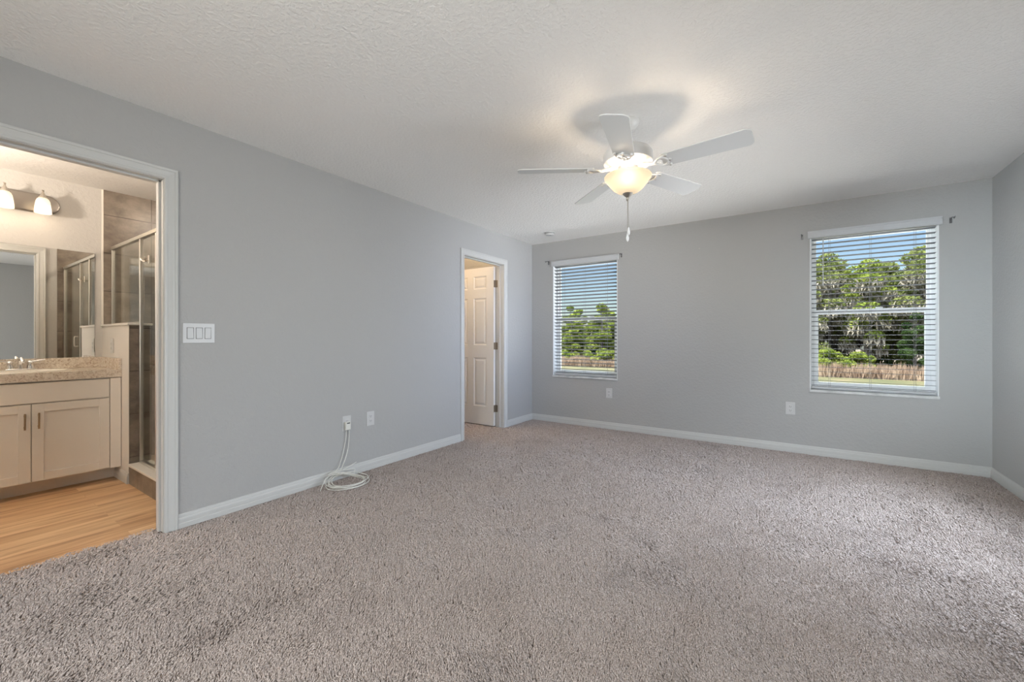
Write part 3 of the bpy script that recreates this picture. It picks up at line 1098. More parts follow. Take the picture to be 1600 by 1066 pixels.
# ------------------------------------------------------------------ ceiling fan
FX, FY = -0.829, 2.472
fan = thing('ceiling_fan', 'white five blade ceiling fan with lit glass bowl hanging from the bedroom ceiling', 'ceiling fan', (FX, FY, H))
zz = lambda z: z - H
obj('canopy', lathe([(0, 0), (0.066, 0), (0.068, -0.006), (0.064, -0.020), (0.048, -0.042), (0.026, -0.058), (0.018, -0.060), (0, -0.060)], 40), M_FANWHITE, fan, 30)
obj('downrod', cyl((0, 0, -0.055), (0, 0, zz(2.285)), 0.0135, 16), M_FANWHITE, fan, 30)
obj('motor_housing', lathe([(0, zz(2.292)), (0.030, zz(2.292)), (0.045, zz(2.280)), (0.10, zz(2.270)), (0.132, zz(2.258)), (0.142, zz(2.244)), (0.144, zz(2.236)), (0.144, zz(2.196)), (0.141, zz(2.188)), (0.130, zz(2.180)), (0.095, zz(2.166)), (0.072, zz(2.160)), (0, zz(2.160))], 56), M_FANWHITE, fan, 30)
obj('switch_housing', lathe([(0, zz(2.162)), (0.060, zz(2.162)), (0.058, zz(2.140)), (0.066, zz(2.130)), (0.066, zz(2.120)), (0.0, zz(2.118))], 40), M_FANWHITE, fan, 30)


def blade_bm():
    """local x outward, rounded trapezoid 0.20..0.66, pitched 12 degrees"""
    r0, r1, w0, w1 = 0.205, 0.662, 0.058, 0.070
    out = [(r0, -w0 * 0.80), (r0 + 0.012, -w0)]
    for k in range(7):
        a = -PI / 2 + (PI / 2) * k / 6
        out.append((r1 - 0.030 + 0.030 * math.cos(a), -w1 + 0.038 + 0.038 * math.sin(a)))
    for k in range(7):
        a = (PI / 2) * k / 6
        out.append((r1 - 0.030 + 0.030 * math.cos(a), w1 - 0.038 + 0.038 * math.sin(a)))
    out += [(r0 + 0.012, w0), (r0, w0 * 0.80)]
    bm = bmesh.new()
    A = [bm.verts.new((x, y, 0.0030)) for x, y in out]
    B = [bm.verts.new((x, y, -0.0030)) for x, y in out]
    n = len(A)
    bm.faces.new(A)
    bm.faces.new(B[::-1])
    for k in range(n):
        bm.faces.new((A[k], B[k], B[(k + 1) % n], A[(k + 1) % n]))
    bmesh.ops.recalc_face_normals(bm, faces=bm.faces[:])
    return bm


PITCH = math.radians(-12)
ZB = 2.152


def iron_bm():
    """ornate bracket: arm out of the motor, then an open lyre with three feet under the blade"""
    L = []
    L.append(tube(catmull([(0.085, 0, 0.010), (0.120, 0, 0.002), (0.150, 0, -0.006), (0.172, 0, -0.008)], 4), 0.010, 8, (1.1, 0.9)))
    for s in (-1, 1):
        L.append(tube(catmull([(0.160, 0, -0.007), (0.178, s * 0.022, -0.008), (0.200, s * 0.038, -0.008), (0.222, s * 0.034, -0.008), (0.236, s * 0.018, -0.008), (0.240, 0.0, -0.008)], 5), 0.0062, 8))
        L.append(tube(catmull([(0.208, s * 0.040, -0.008), (0.222, s * 0.046, -0.007), (0.238, s * 0.046, -0.006)], 4), 0.0062, 8))
        L.append(cyl((0.240, s * 0.046, -0.012), (0.240, s * 0.046, -0.002), 0.0085, 12))
        L.append(tube(catmull([(0.170, 0, -0.008), (0.186, s * 0.012, -0.008), (0.200, s * 0.008, -0.008), (0.206, 0, -0.008)], 4), 0.0045, 7))
    L.append(cyl((0.250, 0, -0.012), (0.250, 0, -0.002), 0.0085, 12))
    L.append(tube([(0.236, 0, -0.008), (0.250, 0, -0.007)], 0.006, 8))
    return join(*L)




blade0 = obj('blade', blade_bm(), M_BLADE, fan)
iron0 = obj('blade_iron', iron_bm(), M_FANWHITE, blade0, 50)
scr0 = [obj('screw', cyl((x, y, -0.0145), (x, y, -0.0115), 0.0048, 10), M_NICKEL, blade0) for x, y in ((0.240, -0.046), (0.240, 0.046), (0.250, 0.0))]
for k in range(5):
    a = math.radians(-77 + 72 * k)
    if k == 0:
        b = blade0
    else:
        b = blade0.copy()
        COL.objects.link(b)
        for ch in [iron0] + scr0:
            c = ch.copy()
            COL.objects.link(c)
            c.parent = b
    b.location = (0, 0, zz(ZB))
    b.rotation_euler = (Matrix.Rotation(a, 3, 'Z') @ Matrix.Rotation(PITCH, 3, 'X')).to_euler()

bowl_prof = [(0.062, 2.118), (0.075, 2.121), (0.110, 2.117), (0.132, 2.112), (0.138, 2.106), (0.136, 2.099), (0.124, 2.083), (0.108, 2.060), (0.088, 2.036), (0.064, 2.018), (0.038, 2.007), (0.012, 2.003), (0.0, 2.003)]
inner = [(0.108, 2.1185), (0.132, 2.1145), (0.1385, 2.1065), (0.136, 2.098), (0.124, 2.082), (0.108, 2.059), (0.088, 2.035), (0.064, 2.017), (0.038, 2.006), (0.0, 2.0025)]
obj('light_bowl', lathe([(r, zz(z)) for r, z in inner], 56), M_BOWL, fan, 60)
obj('bowl_finial', lathe([(0, zz(2.008)), (0.030, zz(2.008)), (0.031, zz(2.004)), (0.022, zz(1.993)), (0.010, zz(1.984)), (0.006, zz(1.980)), (0.010, zz(1.974)), (0.010, zz(1.968)), (0.005, zz(1.960)), (0, zz(1.958))], 28), M_NICKEL, fan, 30)
obj('stem', cyl((0, 0, zz(2.120)), (0, 0, zz(2.006)), 0.005, 10), M_NICKEL, fan)
for k in range(3):
    a = math.radians(-72 + 120 * k)
    px, py = 0.055 * math.cos(a), 0.055 * math.sin(a)
    sk = obj('lamp_socket', cyl((px * 0.55, py * 0.55, zz(2.116)), (px * 0.8, py * 0.8, zz(2.098)), 0.014, 14), M_FANWHITE, fan)
    obj('bulb', lathe([(0, zz(2.100)), (0.008, zz(2.098)), (0.016, zz(2.085)), (0.019, zz(2.072)), (0.012, zz(2.058)), (0, zz(2.054))], 16, center=(px * 0.9, py * 0.9, 0)), M_BULB, sk, 60)
    light('fan_bulb', 'POINT', (FX + px * 1.25, FY + py * 1.25, 2.090), 5.6, (1.0, 0.80, 0.58), radius=0.022)
for k, (px, py, z1, lab) in enumerate(((0.006, -0.002, 1.800, 0), (-0.003, 0.004, 1.765, 1))):
    ch = tube([(px * 0.4, py * 0.4, zz(1.962)), (px, py, zz(z1))], 0.0013, 6)
    beads = [ch] + [lathe([(0, 0.002), (0.0022, 0), (0, -0.002)], 8, center=(px * (0.4 + 0.6 * j / 30), py * (0.4 + 0.6 * j / 30), zz(1.962 + (z1 - 1.962) * j / 30))) for j in range(31)]
    c = obj('pull_chain', join(*beads), M_NICKEL, fan)
    obj('chain_pendant', lathe([(0, zz(z1) + 0.002), (0.004, zz(z1)), (0.005, zz(z1) - 0.008), (0.0085, zz(z1) - 0.024), (0.0075, zz(z1) - 0.036), (0.003, zz(z1) - 0.046), (0, zz(z1) - 0.048)], 14, center=(px, py, 0)), M_FANWHITE, c, 50)

# ------------------------------------------------------------------ bathroom: vanity
CF = -4.500                       # cabinet face
van = thing('vanity_cabinet', 'white shaker vanity cabinet with two doors under the bathroom counter', 'cabinet', (0, 0, 0))
VY0, VY1 = 0.075, YP0 - 0.003
obj('carcass', boxes([(XV + 0.002, CF + 0.0, VY0, VY1, 0.105, 0.824)]), M_CAB, van)
obj('toe_kick', box(XV + 0.002, -4.628, VY0, VY1, 0.0, 0.105), M_CAB, van)
obj('filler_strip', box(CF, CF + 0.018, 0.957, VY1, 0.105, 0.822, 0.0015), M_CAB, van)
obj('false_drawer_front', box(CF, CF + 0.019, VY0 + 0.01, 0.953, 0.672, 0.815, 0.002), M_CAB, van)


def shaker(y0, y1, z0, z1):
    f = 0.058
    x0, x1 = CF, CF + 0.019
    return join(boxes([(x0, x1, y0, y0 + f, z0, z1), (x0, x1, y1 - f, y1, z0, z1), (x0, x1, y0 + f, y1 - f, z0, z0 + f), (x0, x1, y0 + f, y1 - f, z1 - f, z1)], 0.0012),
                boxes([(x0, x1 - 0.009, y0 + f - 0.003, y1 - f + 0.003, z0 + f - 0.003, z1 - f + 0.003)]))


for (a, b, hy) in ((VY0 + 0.01, 0.5425, 0.512), (0.5465, 0.953, 0.578)):
    d = obj('cabinet_door', shaker(a, b, 0.112, 0.664), M_CAB, van)
    xh = CF + 0.019
    obj('door_pull', join(box(xh + 0.022, xh + 0.031, hy - 0.005, hy + 0.005, 0.490, 0.604, 0.002), box(xh, xh + 0.024, hy - 0.004, hy + 0.004, 0.503, 0.511), box(xh, xh + 0.024, hy - 0.004, hy + 0.004, 0.583, 0.591)), M_BRONZE, d)

ct = thing('vanity_countertop', 'speckled beige laminate countertop with backsplash on the vanity', 'countertop', (0, 0, 0))
bm = bmesh.new()
SX, SY, SA, SB = -4.745, 0.545, 0.165, 0.225


def oval(a, b, z, n=48, cx_=SX, cy_=SY):
    return [(cx_ + a * math.cos(2 * PI * k / n), cy_ + b * math.sin(2 * PI * k / n), z) for k in range(n)]


# slab with an oval cut-out for the basin
def slab_with_hole(x0, x1, y0, y1, z0, z1, a, b, n=48):
    bm = bmesh.new()
    ring = {}
    for z in (z0, z1):
        inn, outt = [], []
        for (px, py, _) in oval(a, b, z, n):
            dx, dy = px - SX, py - SY
            t = min(((x1 if dx > 0 else x0) - SX) / dx if abs(dx) > 1e-9 else 1e9, ((y1 if dy > 0 else y0) - SY) / dy if abs(dy) > 1e-9 else 1e9)
            inn.append(bm.verts.new((px, py, z)))
            outt.append(bm.verts.new((SX + dx * t, SY + dy * t, z)))
        ring[z] = (inn, outt)
        corners = []
        for k in range(n):
            j = (k + 1) % n
            p, q = outt[k].co, outt[j].co
            if abs(p.x - q.x) > 1e-6 and abs(p.y - q.y) > 1e-6:
                c = bm.verts.new((x0 if min(abs(p.x - x0), abs(q.x - x0)) < 1e-6 else x1, y0 if min(abs(p.y - y0), abs(q.y - y0)) < 1e-6 else y1, z))
                bm.faces.new((inn[k], outt[k], c, outt[j], inn[j]))
                corners.append((k, c))
            else:
                bm.faces.new((inn[k], outt[k], outt[j], inn[j]))
        ring[z] = (inn, outt, dict(corners))
    for k in range(n):
        j = (k + 1) % n
        bm.faces.new((ring[z0][0][k], ring[z0][0][j], ring[z1][0][j], ring[z1][0][k]))
        if k in ring[z0][2]:
            c0, c1 = ring[z0][2][k], ring[z1][2][k]
            bm.faces.new((ring[z0][1][k], c0, c1, ring[z1][1][k]))
            bm.faces.new((c0, ring[z0][1][j], ring[z1][1][j], c1))
        else:
            bm.faces.new((ring[z0][1][k], ring[z0][1][j], ring[z1][1][j], ring[z1][1][k]))
    bmesh.ops.recalc_face_normals(bm, faces=bm.faces[:])
    return bm


obj('counter_slab', slab_with_hole(XV, -4.472, 0.05, YP0 - 0.001, 0.826, 0.886, SA, SB), M_COUNTER, ct)
obj('backsplash', box(XV, XV + 0.020, 0.05, YP0 - 0.001, 0.886, 0.972, 0.003), M_COUNTER, ct)
obj('side_splash', box(XV + 0.0202, -4.474, YP0 - 0.021, YP0 - 0.001, 0.886, 0.972, 0.003), M_COUNTER, ct)

bs = thing('sink_basin', 'cream oval sink basin set into the vanity countertop', 'sink', (SX, SY, 0.886))
bm = bmesh.new()
prev = None
for (f, z) in ((1.10, 0.001), (1.09, 0.006), (1.05, 0.008), (0.98, 0.005), (0.93, -0.02), (0.82, -0.08), (0.60, -0.125), (0.30, -0.140), (0.08, -0.143)):
    ring = [bm.verts.new((SA * f * math.cos(2 * PI * k / 48), SB * f * math.sin(2 * PI * k / 48), z)) for k in range(48)]
    if prev:
        for k in range(48):
            bm.faces.new((prev[k], prev[(k + 1) % 48], ring[(k + 1) % 48], ring[k]))
    prev = ring
bm.faces.new(prev)
bmesh.ops.recalc_face_normals(bm, faces=bm.faces[:])
for f in bm.faces:
    f.normal_flip() if f.normal.z < -0.5 and abs(f.calc_center_median().z) > 0.1 else None
obj('basin', bm, M_CULTURED, bs, 40)
obj('drain', lathe([(0, -0.139), (0.022, -0.139), (0.022, -0.142), (0, -0.142)], 20), M_CHROME, bs)

fc = thing('faucet', 'chrome two handle faucet at the back of the sink', 'faucet', (-4.952, SY, 0.886))
obj('base', box(-0.026, 0.026, -0.078, 0.078, 0.0, 0.014, 0.006, 3), M_CHROME, fc, 40)
obj('spout', tube(catmull([(0, 0, 0.012), (0.002, 0, 0.055), (0.022, 0, 0.088), (0.065, 0, 0.093), (0.100, 0, 0.078), (0.108, 0, 0.062)], 6), 0.0115, 14, (1.25, 0.85)), M_CHROME, fc, 50)
for s in (-1, 1):
    hnd = obj('handle', join(lathe([(0, 0.012), (0.021, 0.012), (0.019, 0.030), (0.014, 0.046), (0.017, 0.056), (0.016, 0.066), (0.008, 0.074), (0, 0.076)], 20, center=(0, s * 0.052, 0)),
                             tube([(0, s * 0.052, 0.064), (0.006, s * 0.085, 0.071), (0.010, s * 0.128, 0.079)], 0.0062, 10, (1.2, 0.8))), M_CHROME, fc, 50)

mr = obj('vanity_mirror', box(XV + 0.001, XV + 0.006, 0.085, 0.974, 0.9725, 1.870, 0.0), M_MIRROR)
tag(mr, 'frameless rectangular mirror above the vanity backsplash', 'mirror')

# vanity light: nickel bar with rounded ends and three bell shades
vl = thing('vanity_light', 'brushed nickel vanity light bar with frosted bell shades above the mirror', 'lamp', (XV, 0.465, 2.215))
bm = bmesh.new()
outl = []
hw, hh = 0.302, 0.075
for k in range(9):
    a = -PI / 2 + PI * k / 8
    outl.append((hw - hh + hh * math.cos(a), hh * math.sin(a)))
for k in range(9):
    a = PI / 2 + PI * k / 8
    outl.append((-hw + hh + hh * math.cos(a), hh * math.sin(a)))
rows = [[bm.verts.new((x, y * s, z * s2)) for y, z in outl] for x, s, s2 in ((0.0, 1, 1), (0.016, 1, 1), (0.022, 0.985, 0.93), (0.024, 0.96, 0.82))]
for a_, b_ in zip(rows, rows[1:]):
    for k in range(len(outl)):
        bm.faces.new((a_[k], a_[(k + 1) % len(outl)], b_[(k + 1) % len(outl)], b_[k]))
bm.faces.new(rows[0][::-1])
bm.faces.new(rows[-1])
bmesh.ops.recalc_face_normals(bm, faces=bm.faces[:])
obj('back_plate', bm, M_PLATEMETAL, vl, 35)
for s in (-1, 0, 1):
    y = s * 0.193
    a = obj('lamp_arm', join(tube(catmull([(0.022, y, 0.020), (0.060, y, 0.030), (0.095, y, 0.052), (0.115, y, 0.060)], 5), 0.007, 10),
                             lathe([(0, 0.094), (0.006, 0.090), (0.008, 0.084), (0.004, 0.077), (0.006, 0.072), (0.010, 0.060), (0.016, 0.046), (0.025, 0.032), (0.025, 0.026), (0, 0.026)], 24, center=(0.118, y, 0))), M_NICKEL, vl, 40)
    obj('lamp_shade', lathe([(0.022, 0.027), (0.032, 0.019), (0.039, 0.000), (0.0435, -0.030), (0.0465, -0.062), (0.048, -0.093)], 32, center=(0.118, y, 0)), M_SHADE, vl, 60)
    obj('bulb', lathe([(0, 0.028), (0.010, 0.026), (0.014, 0.005), (0.024, -0.020), (0.026, -0.035), (0.018, -0.052), (0, -0.060)], 20, center=(0.118, y, 0)), M_BULB, vl, 60)
    light('vanity_bulb', 'POINT', (XV + 0.118, 0.465 + y, 2.215 - 0.085), 0.45, (1.0, 0.80, 0.56), radius=0.03)

bl_ = thing('added_bathroom_lamp', 'round lamp added out of sight beyond the doorway to brighten the bathroom', 'lamp', (-4.0, -0.60, H))  # unseen lamp added to brighten the bathroom
obj('lamp_stem', cyl((0, 0, -0.02), (0, 0, -0.58), 0.012, 12), M_NICKEL, bl_)
obj('lamp_base', lathe([(0, 0), (0.14, 0), (0.14, -0.02), (0, -0.02)], 32), M_FANWHITE, bl_)
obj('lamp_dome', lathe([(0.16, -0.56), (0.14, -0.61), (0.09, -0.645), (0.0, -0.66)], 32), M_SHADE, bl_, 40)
light('added_bathroom_bulb', 'POINT', (-4.0, -0.60, H - 0.58), 245, (1.0, 0.86, 0.72), radius=0.08)

# ------------------------------------------------------------------ shower
XP = -4.292
hwl = struct('wall_half', box(XV, XP - 0.008, YP0, YP1, 0, 1.236), M_HALFWALL_LIT, 'white half wall between vanity and shower', 'wall')
obj('end_tile', box(XP - 0.008, XP, YP0 + 0.002, YP1, 0.15, 1.236), M_TILE_Y, hwl)
obj('inner_tile', box(XV, XP, YP1, YP1 + 0.008, 0.0, 1.236), M_TILE_X, hwl)
obj('wall_cap', box(XV + 0.001, XP + 0.012, YP0 - 0.012, YP1 + 0.016, 1.236, 1.254, 0.004), M_CAPSTONE, hwl)
struct('baseboard_half', prism(BB, (-4.628, YP0, 0), (XP, YP0, 0), (0, -1, 0), (0, 0, 1)), M_TRIM, 'short white baseboard at the foot of the shower half wall', 'baseboard')
cb = struct('trim_4', box(XP, XB - 0.009, YP0, YP1, 0, 0.138), M_TILE_X, 'brown tiled shower curb', 'shower curb')
obj('curb_top', box(XP - 0.0, XB - 0.009, YP0 - 0.008, YP1 + 0.01, 0.138, 0.156, 0.003), M_CAPSTONE, cb)
struct('floor_shower', box(XV, XB - 0.009, YP1 + 0.008, YS, -0.001, 0.03), M_CULTURED, 'cream shower pan behind the curb', 'floor')

en = thing('shower_enclosure', 'framed clear glass shower enclosure standing on half wall and curb', 'shower enclosure', (XP, YG, 0.0))
fr = 0.011
L0, L1 = XV + 0.009 - XP, XB - 0.010 - XP
TOPZ = 1.945
obj('top_rail', box(L0, L1, -0.016, 0.016, TOPZ - 0.028, TOPZ, 0.002), M_SILVER, en)
obj('wall_channel', box(L0, L0 + 0.016, -fr, fr, 1.2545, TOPZ - 0.028, 0.002), M_SILVER, en)
obj('wall_channel', box(L1 - 0.018, L1, -fr, fr, 0.157, TOPZ - 0.028, 0.002), M_SILVER, en)
obj('post', box(0.013, 0.037, -fr, fr, 0.157, TOPZ - 0.028, 0.002), M_SILVER, en)
obj('post', box(0.372, 0.392, -fr, fr, 0.157, TOPZ - 0.028, 0.002), M_SILVER, en)
obj('bottom_rail', box(0.037, L1 - 0.018, -0.014, 0.014, 0.1565, 0.178, 0.002), M_SILVER, en)
obj('cap_rail', box(L0 + 0.016, 0.013, -fr, fr, 1.2545, 1.266, 0.001), M_SILVER, en)
obj('fixed_pane', box(L0 + 0.016, 0.013, -0.003, 0.003, 1.266, TOPZ - 0.028), M_SHOWERGLASS, en)
obj('fixed_pane', box(0.037, 0.372, -0.003, 0.003, 0.178, TOPZ - 0.028), M_SHOWERGLASS, en)
gd = obj('glass_door', box(0.392, L1 - 0.018, -0.003, 0.003, 0.178, TOPZ - 0.028), M_SHOWERGLASS, en)
obj('door_handle', join(tube(catmull([(0.505, -0.003, 1.05), (0.505, -0.026, 1.05), (0.505, -0.030, 1.07), (0.505, -0.030, 1.13), (0.505, -0.026, 1.15), (0.505, -0.003, 1.15)], 4), 0.006, 10)), M_SILVER, gd, 50)

dl = thing('added_shower_light', 'round recessed light added out of sight to brighten the shower', 'lamp', (-4.05, 1.62, H))  # unseen light added to brighten the shower interior
obj('trim_ring', lathe([(0.062, 0), (0.075, -0.002), (0.085, -0.006), (0.085, 0.0)], 32), M_FANWHITE, dl, 40)
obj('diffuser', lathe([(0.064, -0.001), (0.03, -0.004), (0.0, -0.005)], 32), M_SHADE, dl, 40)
light('added_shower_bulb', 'POINT', (-4.05, 1.62, H - 0.06), 18, (1.0, 0.84, 0.68), radius=0.05)
hk = thing('robe_hook', 'small nickel double robe hook on the shower glass', 'hook', (-4.070, YG - 0.0035, 1.735))
obj('hook_plate', box(-0.013, 0.013, -0.006, 0.0, -0.030, 0.032, 0.003), M_NICKEL, hk)
for s in (-1, 1):
    obj('prong', tube(catmull([(0, -0.004, -0.006), (s * 0.014, -0.022, -0.016), (s * 0.034, -0.034, -0.010), (s * 0.040, -0.038, 0.008)], 5), 0.0045, 10, (1.1, 1.2)), M_NICKEL, hk, 50)

# faucet outlet on the half wall
oc = duplex('wall_outlet', (-4.735, YP0, 1.070), 0, 'white outlet on the shower half wall above the side splash', G)


# ------------------------------------------------------------------ outdoors
GZ = -3.0
M_GRASS = ramp_noise('mown_lawn', [(0.3, (0.045, 0.052, 0.018)), (0.55, (0.075, 0.072, 0.030)), (0.75, (0.115, 0.092, 0.050))], 0.35, detail=8, brough=0.95)
M_DRY = leaf_mat('dry_grass', (0.253, 0.182, 0.138), (0.385, 0.303, 0.231), 0.9, 0.35)
M_BARK = ramp_noise('grey_bark', [(0.3, (0.055, 0.047, 0.039)), (0.7, (0.165, 0.149, 0.129))], 3.0, map_scale=(1, 1, 0.2), brough=0.9)
M_LEAF_L = leaf_mat('yellow_green_leaves', (0.105, 0.149, 0.028), (0.253, 0.297, 0.072), 0.9)
M_LEAF_M = leaf_mat('olive_leaves', (0.094, 0.121, 0.039), (0.220, 0.248, 0.088), 0.7)
M_LEAF_D = leaf_mat('dark_leaves', (0.019, 0.039, 0.014), (0.066, 0.105, 0.036), 0.8)
M_MOSS = leaf_mat('grey_hanging_moss', (0.198, 0.187, 0.154), (0.330, 0.308, 0.259), 1.3, 0.2)
struct('ground', box(-130, 110, 6.0, 200, GZ - 0.2, GZ), M_GRASS, 'green and tan lawn outside below the windows', 'lawn')


M_BOUNCE_ROOF = plain('white_bounce_roof', (0.86, 0.86, 0.85), 0.5)  # for an unseen slab added to bounce sunlight up through the windows
bm = boxes([(-9.0, 7.0, YB + 0.22, YB + 4.6, -0.42, -0.36)])
bm = join(bm, boxes([(x_ - 0.02, x_ + 0.02, YB + 0.22, YB + 4.6, -0.36, -0.33) for x_ in np.arange(-8.8, 7.0, 0.4)]))
struct('bounce_roof', bm, M_BOUNCE_ROOF, 'added unseen white ribbed roof just below the windows outside', 'bounce_roof')
M_LITTER = ramp_noise('leaf_litter', [(0.3, (0.05, 0.042, 0.028)), (0.7, (0.13, 0.105, 0.07))], 0.8, detail=8, brough=0.95)
struct('ground_wood', box(-130, 110, 59.2, 199, GZ, GZ + 0.03), M_LITTER, 'brown shaded floor of the wood', 'ground')


def leaves_mesh(name, pts, size, rng, droop=0.0, aspect=1.0):
    """small four sided leaves scattered at pts"""
    n = len(pts)
    P = np.asarray(pts, dtype=np.float64)
    a = rng.normal(size=(n, 3))
    a[:, 2] -= droop * 3
    a /= np.linalg.norm(a, axis=1)[:, None]
    b = rng.normal(size=(n, 3))
    b -= a * (a * b).sum(1)[:, None]
    b /= np.linalg.norm(b, axis=1)[:, None]
    s = size * (0.6 + 0.8 * rng.random(n))[:, None]
    c = np.cross(a, b) * s * 0.22
    v = np.empty((n, 4, 3))
    v[:, 0] = P - a * s * aspect
    v[:, 1] = P + b * s * 0.55 + c
    v[:, 2] = P + a * s * aspect
    v[:, 3] = P - b * s * 0.55 + c
    me = bpy.data.meshes.new(name)
    me.vertices.add(n * 4)
    me.vertices.foreach_set('co', v.ravel().astype(np.float32))
    me.loops.add(n * 4)
    me.loops.foreach_set('vertex_index', np.arange(n * 4, dtype=np.int32))
    me.polygons.add(n)
    me.polygons.foreach_set('loop_start', np.arange(0, n * 4, 4, dtype=np.int32))
    me.update(calc_edges=True)
    return me


def blob_points(blobs, n, rng):
    w = np.array([b[3] * b[4] * b[5] for b in blobs])
    idx = rng.choice(len(blobs), n, p=w / w.sum())
    d = rng.normal(size=(n, 3))
    d /= np.linalg.norm(d, axis=1)[:, None]
    r = (0.55 + 0.45 * rng.random(n) ** 0.5)[:, None]
    B = np.array(blobs)[idx]
    return B[:, :3] + d * r * B[:, 3:6]


def make_tree(seed, h, kind):
    """returns (trunk mesh, crown mesh, moss mesh or None) for a tree of height h standing at the origin"""
    rng = np.random.default_rng(seed)
    parts = []
    sway = rng.normal(0, 0.03 * h, 4)
    pts = [(0, 0, -0.1), (sway[0] * 0.4, sway[1] * 0.4, h * 0.33), (sway[0], sway[1], h * 0.62), (sway[2], sway[3], h * 0.93)]
    parts.append(tube(catmull(pts, 4), 0.022 * h, 8, (1.0, 0.15)))
    blobs = []
    nb = {'tall': 15, 'dense': 12, 'bush': 9}[kind]
    for k in range(nb):
        f = {'tall': 0.24 + 0.70 * k / nb, 'dense': 0.16 + 0.72 * k / nb, 'bush': 0.25 + 0.45 * rng.random()}[kind]
        spread = {'tall': 0.150 * (1.15 - abs(f - 0.62)), 'dense': 0.185 * (1.15 - abs(f - 0.5)), 'bush': 0.32}[kind] * h
        a = 2.4 * k + rng.random()
        rr = spread * (0.35 + 0.75 * rng.random())
        c = (rr * math.cos(a), rr * math.sin(a), h * f)
        if kind != 'bush':
            parts.append(tube(catmull([(0, 0, h * (f - 0.10)), (c[0] * 0.45, c[1] * 0.45, h * (f - 0.05)), c], 3), 0.007 * h, 5, (1.0, 0.3)))
        br = spread * (0.42 + 0.25 * rng.random())
        blobs.append((*c, br, br, br * (0.62 if kind != 'bush' else 0.7)))
    if kind != 'bush':
        blobs.append((sway[2], sway[3], h * 0.95, 0.08 * h, 0.08 * h, 0.05 * h))
    trunk = join(*parts)
    n = {'tall': 5200, 'dense': 6000, 'bush': 2600}[kind]
    crown = leaves_mesh('crown', blob_points(blobs, n, rng), {'tall': 0.16, 'dense': 0.17, 'bush': 0.13}[kind], rng)
    moss = None
    if kind == 'tall':
        mp = blob_points(blobs[:-2], 3000, rng)
        mp[:, 2] -= 0.03 * h + 0.25 * rng.random(len(mp))
        moss = leaves_mesh('hanging_moss', mp, 0.15, rng, droop=1.0, aspect=2.6)
    return trunk, crown, moss


PROTO = {}
for kind, hs in (('tall', (12.0, 12.0, 12.0)), ('dense', (9.0, 9.0)), ('bush', (3.0, 3.0))):
    for i, h in enumerate(hs):
        tk, cr_, ms = make_tree(100 + i + 17 * len(kind), h, kind)
        me = bpy.data.meshes.new('trunk')
        tk.to_mesh(me)
        tk.free()
        me.materials.append(M_BARK)
        PROTO[kind, i] = (h, me, cr_, ms)


def plant(name, kind, i, x, y, h, mats, rz, label, cat, group):
    h0, tk, cr_, ms = PROTO[kind, i]
    key = (id(cr_), mats.name)
    if key not in plant.cache:
        m2 = cr_.copy()
        m2.materials.clear()
        m2.materials.append(mats)
        plant.cache[key] = m2
    root = thing(name, label, cat, (x, y, GZ), rz, group)
    s = h / h0
    wide = s * (1.0 + 0.15 * math.sin(x * 3.7))
    root.scale = (wide, wide, s)
    for nm, me in (('trunk', tk), ('crown', plant.cache[key]), ('hanging_moss', ms)):
        if me is None:
            continue
        c = bpy.data.objects.new(nm, me)
        COL.objects.link(c)
        c.parent = root
        if nm == 'hanging_moss' and not me.materials:
            me.materials.append(M_MOSS)


plant.cache = {}
rt = random.Random(5)


def line_height(x):
    # tall wood to the right, lower wood towards the left
    t = min(1.0, max(0.0, (x + 16) / 12))
    return 9.0 + 5.2 * t


for r_ in range(4):
    x = -46.0 + (0.0, 2.65, 1.3, 3.9)[r_]
    while x < 24:
        xx = x + rt.uniform(-0.25, 0.25)
        y = 62.2 + 5.4 * r_ + rt.uniform(-0.25, 0.25)
        h = line_height(xx) * (1 + 0.05 * r_) * rt.uniform(0.86, 1.06)
        left = xx < -12
        kind = 'dense' if left or r_ == 3 or rt.random() < 0.12 else 'tall'
        if kind == 'dense':
            h = min(h, 10.5 if left else 13.2)
        mat = rt.choice([M_LEAF_L, M_LEAF_M, M_LEAF_M]) if kind == 'tall' else rt.choice([M_LEAF_L, M_LEAF_M])
        plant('woodland_tree', kind, rt.randrange(3 if kind == 'tall' else 2), xx, y, h, mat, rt.uniform(0, 6.28),
              ('low leafy tree of the wood seen through the left window' if left else 'tall pale green tree of the wood seen through the right window'),
              'tree', 'low trees of the wood outside the left window' if left else 'tall trees of the wood outside the right window')
        x += 5.3
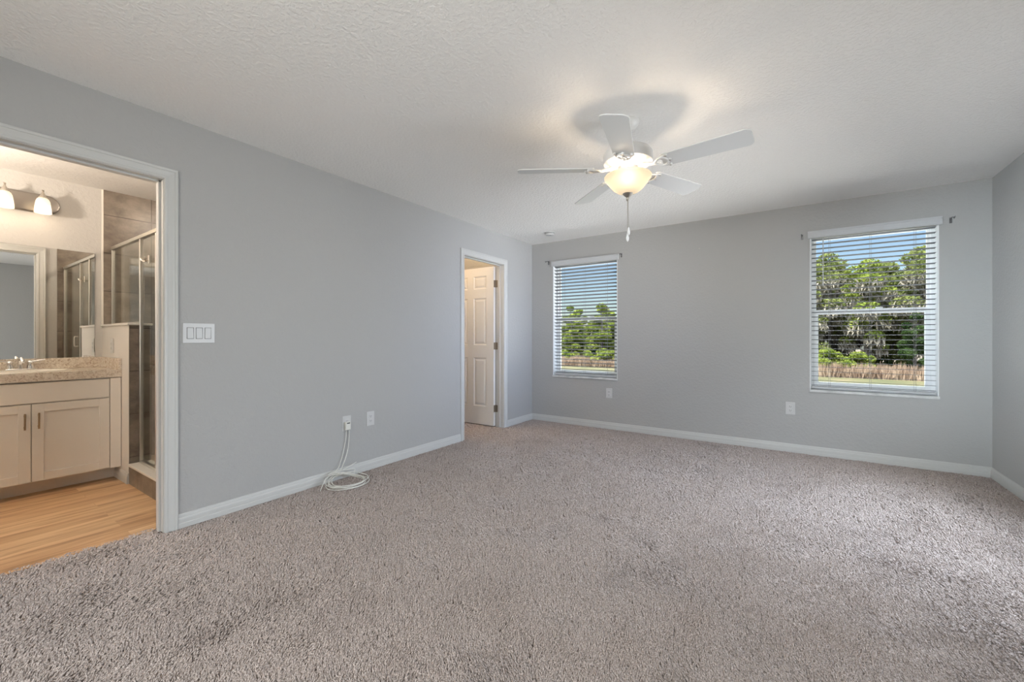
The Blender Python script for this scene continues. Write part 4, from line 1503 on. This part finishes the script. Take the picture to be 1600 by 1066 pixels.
# dark evergreens at the right of the right window, and a loose row of shrubs in front of the wood
plant('evergreen_tree', 'dense', 0, 10.0, 57.2, 6.6, M_LEAF_D, 0.4, 'dark green dense evergreen at the right of the right window view', 'tree', None)
plant('evergreen_tree', 'dense', 1, 14.2, 57.2, 7.0, M_LEAF_D, 2.0, 'dark green evergreen behind the right edge of the right window', 'tree', None)
x = -40.0
while x < 18:
    bush_left = x < -12
    if all(abs(x - e) > d for e, d in ((10.0, 3.1), (14.2, 3.2))):
        plant('wild_shrub', 'bush', rt.randrange(2), x, 57.6 + rt.uniform(-0.3, 0.3), rt.uniform(2.9, 4.2), rt.choice([M_LEAF_L, M_LEAF_L, M_LEAF_M]), rt.uniform(0, 6.28),
              'bright green shrub in front of the low wood' if bush_left else 'bright green shrub in front of the tall wood', 'shrub',
              'shrubs in front of the low wood' if bush_left else 'shrubs in front of the tall wood')
    x += rt.uniform(2.2, 2.6)
# undergrowth between the first trunks
x = -42.0
while x < 20:
    low = x < -12
    plant('undergrowth_shrub', 'bush', rt.randrange(2), x, 65.6 + rt.uniform(-0.3, 0.3), rt.uniform(2.8, 3.8), rt.choice([M_LEAF_M, M_LEAF_D]), rt.uniform(0, 6.28),
          'dull green undergrowth bush between the trunks of the low wood' if low else 'dull green undergrowth bush between the trunks of the tall wood', 'shrub',
          'undergrowth of the low wood' if low else 'undergrowth of the tall wood')
    x += 2.65
# strip of tall dry grass along the edge of the lawn
rng = np.random.default_rng(3)
n = 26000
gp = np.column_stack([rng.uniform(-45, 22, n), rng.uniform(55.2, 58.6, n), np.zeros(n)])
hgt = 0.9 + 0.7 * value_noise(gp[:, 0] * 0.8 + 50, gp[:, 1] * 0.8, 8)
ang = rng.uniform(0, PI, n)
wd = 0.05 + 0.05 * rng.random(n)
v = np.empty((n, 3, 3))
v[:, 0] = gp + np.column_stack([-wd * np.cos(ang), -wd * np.sin(ang), np.full(n, GZ - 0.02)])
v[:, 1] = gp + np.column_stack([wd * np.cos(ang), wd * np.sin(ang), np.full(n, GZ - 0.02)])
v[:, 2] = gp + np.column_stack([rng.normal(0, 0.22, n), rng.normal(0, 0.22, n), GZ + hgt * (0.7 + 0.5 * rng.random(n))])
me = bpy.data.meshes.new('dry_grass')
me.vertices.add(n * 3)
me.vertices.foreach_set('co', v.ravel().astype(np.float32))
me.loops.add(n * 3)
me.loops.foreach_set('vertex_index', np.arange(n * 3, dtype=np.int32))
me.polygons.add(n)
me.polygons.foreach_set('loop_start', np.arange(0, n * 3, 3, dtype=np.int32))
me.update(calc_edges=True)
me.materials.append(M_DRY)
o = bpy.data.objects.new('dry_grass', me)
COL.objects.link(o)
tag(o, 'strip of tall tan dry grass along the foot of the wood', 'grass', None, 'stuff')
